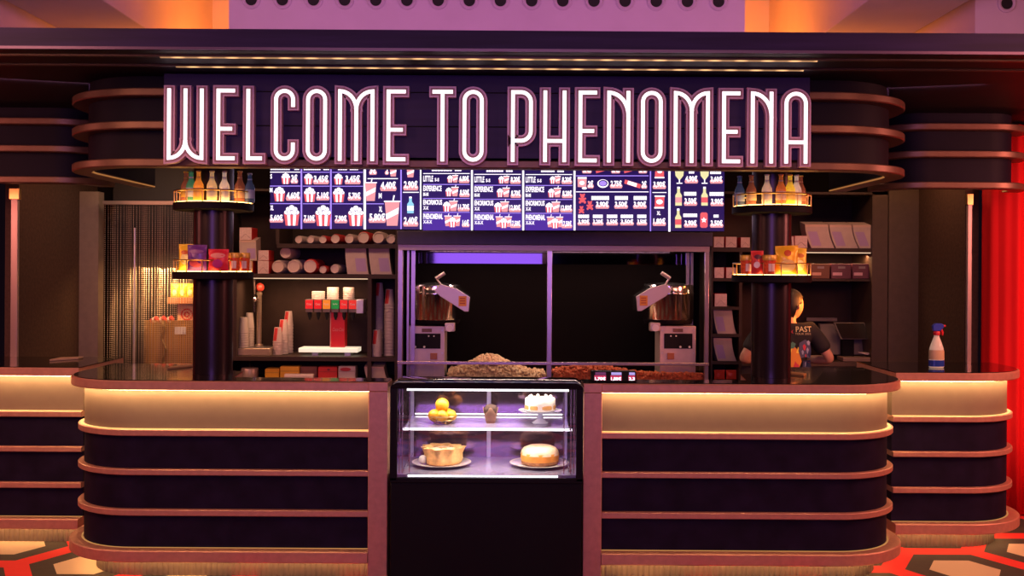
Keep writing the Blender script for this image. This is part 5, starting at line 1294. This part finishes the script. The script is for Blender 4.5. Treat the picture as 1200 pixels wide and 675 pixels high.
sh = skin_mesh('t_shirt', shch, 2, .010); sh.data.materials.clear(); sh.data.materials.append(mat('shirt_black', (.012, .010, .011), .8, noise=.2, nscale=25, bump=.1)); sh.parent = root; ORG[sh.name] = (PX, PY, 0)
tr = skin_mesh('trousers', [[('pel', (0, 0, .93), (.165, .125)), ('p2', (0, 0, .84), (.165, .13))]]+[[('p2', 0, 0), ('h%d' % s, (s*.095, 0, .74), .10), ('k%d' % s, (s*.10, .01, .46), .072), ('a%d' % s, (s*.10, -.012, .12), .062)] for s in (1, -1)], 2, .010)
tr.data.materials.clear(); tr.data.materials.append(mat('trouser_black', (.012, .010, .014), .8)); tr.parent = root
shoe = MB()
for s in (1, -1):
    shoe.loft([[(s*.105+sx_*w_, y_, z_) for sx_, z_ in ((-1, .001), (1, .001), (1, h_*.6), (.6, h_), (-.6, h_), (-1, h_*.6))] for y_, w_, h_ in ((-.075, .038, .09), (-.02, .045, .115), (.06, .048, .085), (.14, .046, .06), (.20, .032, .045))])
shoe.build('shoes', M['black'], None, smooth=60).parent = root
hr = MB(); loops = []
for j in range(13):
    th = -.95+(PI/2+.95)*j/12; zz = .122*math.sin(th); c = max(math.cos(th), .03)
    L = []
    for i in range(n):
        a_ = 2*PI*i/n; xx = .086*c*math.cos(a_); yy = .105*c*math.sin(a_)
        lim = .035 if zz < .045 else .2
        if yy > lim: yy = lim-.15*(yy-lim)
        if zz < .0 and yy > -.025: yy = -.025-.1*(yy+.025)
        L.append(hd(xx, yy-.008, zz+.004))
    loops.append(L)
hr.loft(loops); hr.build('hair', mat('hair_dark', (.014, .009, .008), .55, noise=.3, nscale=60, stretch=(1, 1, .2)), None, smooth=70).parent = root
# the print on the back of the shirt, laid on the cloth
bv = BVHTree.FromPolygons([v.co for v in sh.data.vertices], [tuple(p.vertices) for p in sh.data.polygons])
def onback(u, v, off):
    p = P(u, v, 8.0); x_, z_ = p.x-PX, p.z
    h = bv.ray_cast(Vector((x_, -1, z_)), Vector((0, 1, 0)))
    return (x_, (h[0].y if h[0] else -.1)-off, z_)
pm = MB(); k = 0
def blot(poly, mi):
    global k
    k += 1; off = .004+.0004*k; cu = sum(p[0] for p in poly)/len(poly); cv = sum(p[1] for p in poly)/len(poly); o_ = len(pm.v)
    rings = [[(cu+(u-cu)*f, cv+(v-cv)*f) for u, v in poly] for f in (1, .66, .33)]
    pm.v += [onback(u, v, off) for r_ in rings for u, v in r_]+[onback(cu, cv, off)]; N_ = len(poly)
    for q in range(2):
        for i in range(N_): pm.f.append((o_+q*N_+i, o_+q*N_+(i+1) % N_, o_+(q+1)*N_+(i+1) % N_, o_+(q+1)*N_+i)); pm.m.append(mi)
    for i in range(N_): pm.f.append((o_+2*N_+i, o_+2*N_+(i+1) % N_, o_+3*N_)); pm.m.append(mi)
def btext(s, u0, u1, v0, v1, mi):
    vs, fs = text_mesh(s, .01)
    pm.add([onback(u0+(u1-u0)*a_, v1+(v0-v1)*b_, .005) for a_, b_ in vs], fs, mi)
btext('X', 926.8, 930.5, 387, 391, 0); btext('PAST', 933.5, 952.5, 382.8, 389.2, 1); btext('TOUR 2022', 932.5, 951.5, 390.2, 392.6, 2)
rnd = random.Random(5)
blot([(923, 408), (926, 400), (930, 405), (934, 409), (938, 416), (940, 424), (936, 433), (928, 438), (922, 438), (921, 420)], 3)
for i in range(9):
    u, v = rnd.uniform(924, 937), rnd.uniform(408, 436); w = rnd.uniform(1.5, 3.2)
    blot([(u-w, v+w), (u, v-w*2), (u+w, v-w*.4), (u+w*.7, v+w*1.4)], rnd.choice((0, 4, 4, 3)))
blot([(925, 405), (929, 400.5), (933, 403), (931, 408), (926, 409)], 5)
blot([(937, 402), (944, 398), (950, 401), (951, 412), (950, 420), (945, 418), (939, 420), (936, 412)], 6)
for u, v, w, h_, c in ((948, 402, 2.2, 3, 7), (943, 407, 2, 4, 0), (947, 411, 1.6, 4, 7), (941, 413, 1.4, 3, 7), (945, 417, 1.2, 2, 0), (949, 418, 1.2, 3, 7)):
    blot([(u-w, v-h_*.4), (u, v-h_), (u+w, v-h_*.2), (u+w*.4, v+h_), (u-w*.5, v+h_*.7)], c)
blot([(941, 423), (950, 422), (951, 431), (946, 433), (941, 431)], 6); blot([(944, 425), (946, 424), (947, 430), (945, 431)], 7); blot([(948, 424.5), (950, 425), (949, 429)], 0)
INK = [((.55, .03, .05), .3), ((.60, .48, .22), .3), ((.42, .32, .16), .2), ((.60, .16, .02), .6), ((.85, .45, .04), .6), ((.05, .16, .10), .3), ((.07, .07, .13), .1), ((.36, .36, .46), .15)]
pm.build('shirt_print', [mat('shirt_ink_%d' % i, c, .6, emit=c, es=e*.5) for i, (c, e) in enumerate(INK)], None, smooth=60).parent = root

# ================================================================ SMALL THINGS
# spray bottle
sx_ = X(1097.5, 6.86); zq_ = 1.1345; Ys = 6.86
t = T('spray_bottle', 'clear spray cleaner bottle with blue and red trigger head on the side counter', 'spray bottle', (sx_, Ys, zq_))
def ell(r, z, k=.62): return [(sx_+r*math.cos(2*PI*i/24), Ys+r*k*math.sin(2*PI*i/24), zq_+z) for i in range(24)]
MB().loft([ell(.046, .001), ell(.050, .008), ell(.050, .10), ell(.044, .135), ell(.028, .18), ell(.018, .205), ell(.016, .222)]).build('bottle_body', tglass('spray_clear', (.50, .40, .30)), t, smooth=60)
MB().loft([ell(.0508, .010), ell(.0514, .014), ell(.0514, .048), ell(.0508, .052)], cap=False).build('blue_liquid', mat('spray_blue', (.02, .05, .32), .2), t, smooth=60)
MB().loft([ell(.0508, .056), ell(.0512, .058), ell(.0500, .105), ell(.0482, .118)], cap=False).build('front_label', mat('spray_label', (.55, .42, .22), .5), t, smooth=60)
MB().lathe((sx_, Ys, zq_), [(.021, .215), (.022, .217), (.022, .238), (.019, .242)], 20).build('red_collar', mat('spray_red', (.60, .02, .03), .35), t)
MB().loft([[(sx_+x_, Ys+y_, zq_+z_) for x_, z_ in ((-.026, .242), (.018, .242), (.040, .262), (.046, .282), (.030, .292), (-.012, .294), (-.030, .278))] for y_ in (-.014, .014)]).build('blue_head', mat('spray_head', (.03, .06, .42), .35), t, bevel=.004)
MB().loft([[(sx_+x_, Ys+y_, zq_+z_) for x_, z_ in ((.022, .262), (.034, .262), (.046, .232), (.040, .212), (.034, .215))] for y_ in (-.008, .008)]).build('red_trigger', mat('spray_red', (.60, .02, .03), .35), t, bevel=.002)
MB().cyl((sx_+.040, Ys, zq_+.276), (sx_+.058, Ys, zq_+.276), .008, .007).build('red_nozzle', mat('spray_red', (.60, .02, .03), .35), t)
# bead chain curtain, with its hanging rail, one uncountable mass
Ym = 8.72
mb = MB(); xa, xb_ = X(121, Ym), X(229, Ym)
cols = 41; rows = 78; zb0, zt0 = .95, P(170, 240, Ym).z
for i in range(cols):
    x = xa+(xb_-xa)*(i+.5)/cols; yy = Ym+.025*math.sin(i*.9)
    mb.box(x-.0006, x+.0006, yy-.0006, yy+.0006, zb0, zt0)
    for j in range(rows):
        z = zb0+(zt0-zb0)*(j+.5)/rows; r = .0052
        mb.add([(x, yy-r, z), (x+r, yy, z), (x, yy+r, z), (x-r, yy, z), (x, yy, z+r), (x, yy, z-r)], [(0, 1, 4), (1, 2, 4), (2, 3, 4), (3, 0, 4), (1, 0, 5), (2, 1, 5), (3, 2, 5), (0, 3, 5)])
mb.box(xa, xb_, Ym-.035, Ym+.035, zt0, zt0+.03)
o = mb.build('chain_curtain', mat('chain_metal', (.50, .38, .31), .35, .8), None, loc=((xa+xb_)/2, Ym, zb0), smooth=0)
tag(o, 'dark metal bead-chain curtain hanging between the taupe column and the pillar', 'chain curtain', kind='stuff')
p = P(157.8, 300, 8.60)
t = T('metal_rod', 'thin vertical steel rod standing in front of the chain curtain', 'rod', (p.x, 8.60, 0))
MB().cyl((p.x, 8.60, 0.02), (p.x, 8.60, P(157, 267, 8.6).z), .008).build('rod', M['steel'], t)
MB().lathe((p.x, 8.60, 0), [(.05, .0), (.05, .01), (.012, .02)], 20).build('foot_plate', M['steel'], t)
# crate of wafers with packs behind the chain curtain (on the far back counter)
YK = 8.86
t = T('back_counter', 'low dark back counter carrying the perforated gold basket behind the chain curtain', 'counter', (X(175, 8.95), 8.95, 0))
MB().box(X(122, 9.0), X(255, 9.0), 8.80, 9.09, 0, .90).build('cabinet', M['black'], t, smooth=0)
MB().box(X(121, 9.0), X(256, 9.0), 8.79, 9.09, .90, .93).build('worktop', M['gloss'], t, smooth=0)
ka, kb = P(169, 432, YK), P(227.5, 376, YK); zk = .931
t = T('perforated_basket', 'tall gold perforated basket of packs behind the chain curtain', 'basket', ((ka.x+kb.x)/2, YK+.1, zk))
GW = mat('basket_gold', (.62, .36, .13), .45, .4)
mb = MB()
W_ = kb.x-ka.x; H_ = kb.z-zk
for i in range(27): mb.box(ka.x+W_*i/26-.003, ka.x+W_*i/26+.003, YK, YK+.004, zk, zk+H_)
for j in range(24): mb.box(ka.x, kb.x, YK-.002, YK, zk+H_*j/23-.003, zk+H_*j/23+.003)
mb.build('perforated_front', GW, t, smooth=0)
mb = MB(); mb.box(ka.x, kb.x, YK+.09, YK+.10, zk, zk+H_).box(ka.x, ka.x+.006, YK, YK+.1, zk, zk+H_).box(kb.x-.006, kb.x, YK, YK+.1, zk, zk+H_).box(ka.x, kb.x, YK, YK+.1, zk, zk+.006)
mb.build('basket_walls', mat('basket_inside', (.16, .09, .04), .5, .4), t, smooth=0)
a_, b_ = P(205, 391.5, YK), P(218, 383, YK)
mb = MB().box(a_.x, b_.x, YK-.008, YK-.003, a_.z, b_.z); mb.build('pale_tag', mat('tag_pale', (.55, .50, .52), .6), t, smooth=0)
mb = MB(); mb.tube([P(190+2*math.sin(i*1.3)+i*.35, 377+i*5.2, YK-.02) for i in range(11)], .010, 6); mb.build('gold_ribbon', mat('ribbon_gold', (.62, .42, .20), .3, .7), t, smooth=60)
for u, rr, lab in ((183, .035, 'red and white rolled pack at the rod end of the basket top'), (191.5, .040, 'red and white rolled pack in the middle of the basket top'), (200.5, .042, 'red and white rolled pack next to the red emblem box on the basket')):
    x_ = X(u, YK+.08); zc_ = zk+H_-.02
    tt = T('rolled_pack', lab, 'pack', (x_, YK+.08, zc_), 'packs in the gold basket')
    MB().cyl((x_-.032, YK+.06, zc_+.012), (x_+.022, YK+.04, zc_+rr), .024, n=16).build('wrapper', mat('wrap_red', (.55, .06, .06), .4), tt)
    MB().cyl((x_-.010, YK+.052, zc_+.012+(rr-.012)*.407), (x_+.006, YK+.046, zc_+.012+(rr-.012)*.704), .0246, n=16).build('white_band', M['white'], tt)
# emblem box and yellow bags rack beside pillar
ea, eb = P(207.5, 381, 8.97), P(228, 356, 8.97)
t = T('emblem_box', 'beige box with a round red emblem behind the chain curtain by the pillar', 'box', ((ea.x+eb.x)/2, 8.97, ea.z))
tb = T('wall_ledge', 'narrow red wall ledge between the yellow bags and the emblem box', 'ledge', ((ea.x+eb.x)/2, 9.0, eb.z))
MB().box(ea.x, eb.x, 8.97, 9.085, ea.z, eb.z).build('box_body', mat('emblem_beige', (.75, .45, .26), .6), t, bevel=.003)
mb = MB(); cx_, cz_ = (ea.x+eb.x)/2+.01, (ea.z+eb.z)/2
mb.loft([[(cx_+r_*math.cos(2*PI*i/28), 8.967, cz_+r_*math.sin(2*PI*i/28)) for i in range(28)] for r_ in (.052, .040)], cap=False)
mb.loft([[(cx_+r_*math.cos(2*PI*i/28), 8.967, cz_+r_*math.sin(2*PI*i/28)) for i in range(28)] for r_ in (.026, .012)], cap=False)
mb.build('red_emblem', mat('emblem_red', (.60, .05, .03), .5), t, smooth=0)
MB().box(P(199, 355, 8.97).x, eb.x+.02, 8.90, 9.09, eb.z+.002, P(200, 350, 8.97).z).build('ledge_board', mat('ledge_red', (.32, .05, .03), .5), tb, bevel=.004)
MB().box(P(199, 355, 8.97).x, eb.x+.02, 8.895, 8.90, eb.z+.002, P(200, 348, 8.97).z).build('front_lip', mat('ledge_tan', (.35, .15, .08), .5), tb, bevel=.002)
MB().box(ea.x+.02, eb.x-.02, 8.985, 9.085, zk, ea.z).build('riser_block', M['black'], t, smooth=0)
zl = P(200, 350, 8.97).z+.001
for i, u in enumerate((204.5, 213.5, 222.5)):
    bag(X(u, 8.96), 8.965, zl, .075, .13, .04, (.80, .52, .04), ['yellow bag at the chain side of the small red ledge', 'yellow bag in the middle of the small red ledge', 'yellow bag at the pillar side of the small red ledge'][i], group='yellow bags on the red ledge', printc=[((.85, .75, .4), .5, .4, .28, .2)])
# slim cards and trays on the counters
def card(pts, label, col, h=.012):
    V_ = [P(u, v, Y_) for u, v, Y_ in pts]; zc_ = 1.1345
    c = sum((Vector((p.x, p.y, 0)) for p in V_), Vector())/len(V_)
    t = T('counter_card', label, 'card', (c.x, c.y, zc_))
    MB().prism_xy([(p.x, p.y) for p in V_], zc_, zc_+h).build('card_board', mat('card_'+label[:6], col, .45), t, bevel=.002)
    MB().prism_xy([(c.x+(p.x-c.x)*.86, c.y+(p.y-c.y)*.86) for p in V_], zc_+h, zc_+h+.001).build('card_face', mat('cardface_'+label[:6], tuple(q*.75 for q in col), .5), t, smooth=0)
card([(196, 436, 6.42), (226, 430, 6.62), (229, 430, 6.7), (201, 436, 6.52)], 'slim tan card lying on the counter in front of the gold basket', (.45, .26, .10))
card([(910, 440, 6.40), (942, 444, 6.24), (945, 444, 6.32), (914, 440, 6.5)], 'amber card lying on the counter beside the worker-side pillar foot', (.55, .28, .08))
card([(58, 428, 6.95), (92, 425, 7.1), (98, 425, 7.2), (70, 428, 7.12)], 'pale shallow tray card on the far counter below the brown wall', (.50, .32, .20))

# ================================================================ CAMERA AND LIGHT
cd = bpy.data.cameras.new('camera'); cam = bpy.data.objects.new('camera', cd); COL.objects.link(cam)
cam.location = (0, 0, EYE); cam.rotation_euler = (PI/2, -ROLL, 0)
cd.sensor_width = 36; cd.lens = F/1200*36; cd.shift_y = (HV-337.5)/1200; cd.clip_end = 60
S.camera = cam
def area(name, loc, target, sx, sy, col, power, spread=None):
    l = bpy.data.lights.new(name, 'AREA'); l.shape = 'RECTANGLE'; l.size = sx; l.size_y = sy; l.color = col; l.energy = power
    if spread: l.spread = math.radians(spread)
    o = bpy.data.objects.new(name, l); COL.objects.link(o); o.location = loc
    o.rotation_euler = (Vector(target)-Vector(loc)).to_track_quat('-Z', 'Y').to_euler()
    return o
def point(name, loc, col, power, r=.05):
    l = bpy.data.lights.new(name, 'POINT'); l.color = col; l.energy = power; l.shadow_soft_size = r
    o = bpy.data.objects.new(name, l); COL.objects.link(o); o.location = loc; return o
w = bpy.data.worlds.new('world'); S.world = w; w.use_nodes = True
w.node_tree.nodes['Background'].inputs['Color'].default_value = (.35, .16, .30, 1); w.node_tree.nodes['Background'].inputs['Strength'].default_value = .012
area('lobby_pink', (0, .2, 3.4), (0, 6, 1.2), 5, 1.6, (1, .50, .40), 72)
area('lobby_violet', (-.45, -2.6, 2.2), (-.3, 6, 1.6), 2.2, 1.3, (.40, .20, 1), 95)
area('lobby_floor_red', (3.6, 3.6, 3.2), (2.8, 7, .2), 1.5, 1.5, (1, .35, .22), 60)  # added side fill for a rose-brown tint
area('lobby_floor_warm', (-3.6, 3.6, 3.2), (-2.8, 7, .2), 1.5, 1.5, (1, .42, .25), 60)  # matching added fill from the other side
area('curtain_red_wash', (4.9, 5.6, 2.6), (4.0, 7.5, 1.4), .8, 1.6, (1, .30, .22), 130)
area('curtain_red_wash_far', (-4.8, 5.6, 2.6), (-4.3, 7.5, 1.4), .8, 1.6, (1, .30, .22), 50)
area('bulkhead_purple', (-.2, 6.6, 3.1), (-.2, 9.4, 4.3), 4.5, .5, (.82, .26, .80), 42)
area('recess_orange_left', (-2.95, 10.9, 3.2), (-2.95, 11.4, 5.0), .7, .7, (1, .28, .03), 75)
area('recess_orange_right', (2.45, 10.9, 3.2), (2.45, 11.4, 5.0), .7, .7, (1, .28, .03), 75)
area('recess_orange_far_left', (-4.9, 11.6, 3.3), (-4.6, 11.7, 5), .8, .3, (1, .28, .02), 40)
area('recess_orange_far_right', (3.9, 11.6, 3.3), (3.9, 11.7, 5), .8, .3, (1, .28, .02), 40)
area('beam_lilac_left', (-2.6, 6.0, 3.2), (-3.7, 9.5, 4.3), .8, .8, (.85, .40, .60), 26)
area('beam_lilac_right', (2.3, 6.0, 3.2), (3.3, 9.5, 4.3), .8, .8, (.85, .40, .60), 26)
area('bar_downlight', (-1.6, 7.7, 2.80), (-1.7, 8.5, 1.2), 1.6, .25, (1, .55, .34), 16)
area('bar_downlight_worker', (2.3, 7.6, 2.80), (2.3, 8.5, 1.2), 1.4, .25, (1, .52, .30), 7)
area('soda_niche_light', (S1(350), 8.72, zB-.06), (S1(350), 8.8, 1.0), .9, .04, (1, .56, .30), 6.0)
area('till_niche_light', (S1(985), 8.72, z1-.06), (S1(985), 8.8, 1.0), .6, .04, (1, .52, .25), 3.2)
area('cabinet_light', (.35, 8.62, CZ(288)-.03), (.35, 8.62, 0), 2.2, .06, (1, .70, .56), 14.0)
area('worker_side_warm', (PX+.78, 8.02, 1.62), (PX+.10, PY, 1.49), .08, .12, (1, .26, .04), 1.3, 30)
area('case_lamp', (dc, 5.95, 1.095), (dc, 6.0, 0), .85, .12, (1, .85, .76), 5.0)
area('case_lamp_low', (dc, 5.92, .862), (dc, 6.0, 0), .85, .10, (1, .84, .74), 3.8)
area('gold_basket_light', (X(196, 8.8), 8.70, 1.75), (X(200, 9), 8.95, 1.2), .5, .05, (1, .56, .22), 9.0)
area('left_wall_warm', (-3.0, 7.75, 2.78), (-3.5, 8.5, 1.0), .5, .3, (1, .46, .24), 6)  # added lamp, lifts the dark left wall and taupe column
area('right_wall_warm', (2.95, 7.95, 2.78), (3.3, 8.4, 1.0), .4, .2, (1, .46, .22), 5)  # added lamp, lifts the dark right wall and its panel
area('chain_light', (X(175, 8.6), 8.45, 2.6), (X(175, 8.7), 8.72, 1.6), .7, .06, (1, .72, .50), 2.5)  # unseen lamp added to make the beads stand out
S.view_settings.view_transform = 'Standard'; S.view_settings.look = 'None'; S.view_settings.exposure = 0; S.view_settings.gamma = 1
S.cycles.max_bounces = 6; S.cycles.transparent_max_bounces = 12; S.cycles.caustics_reflective = False; S.cycles.caustics_refractive = False
S.cycles.use_denoising = True; S.cycles.sample_clamp_indirect = 4
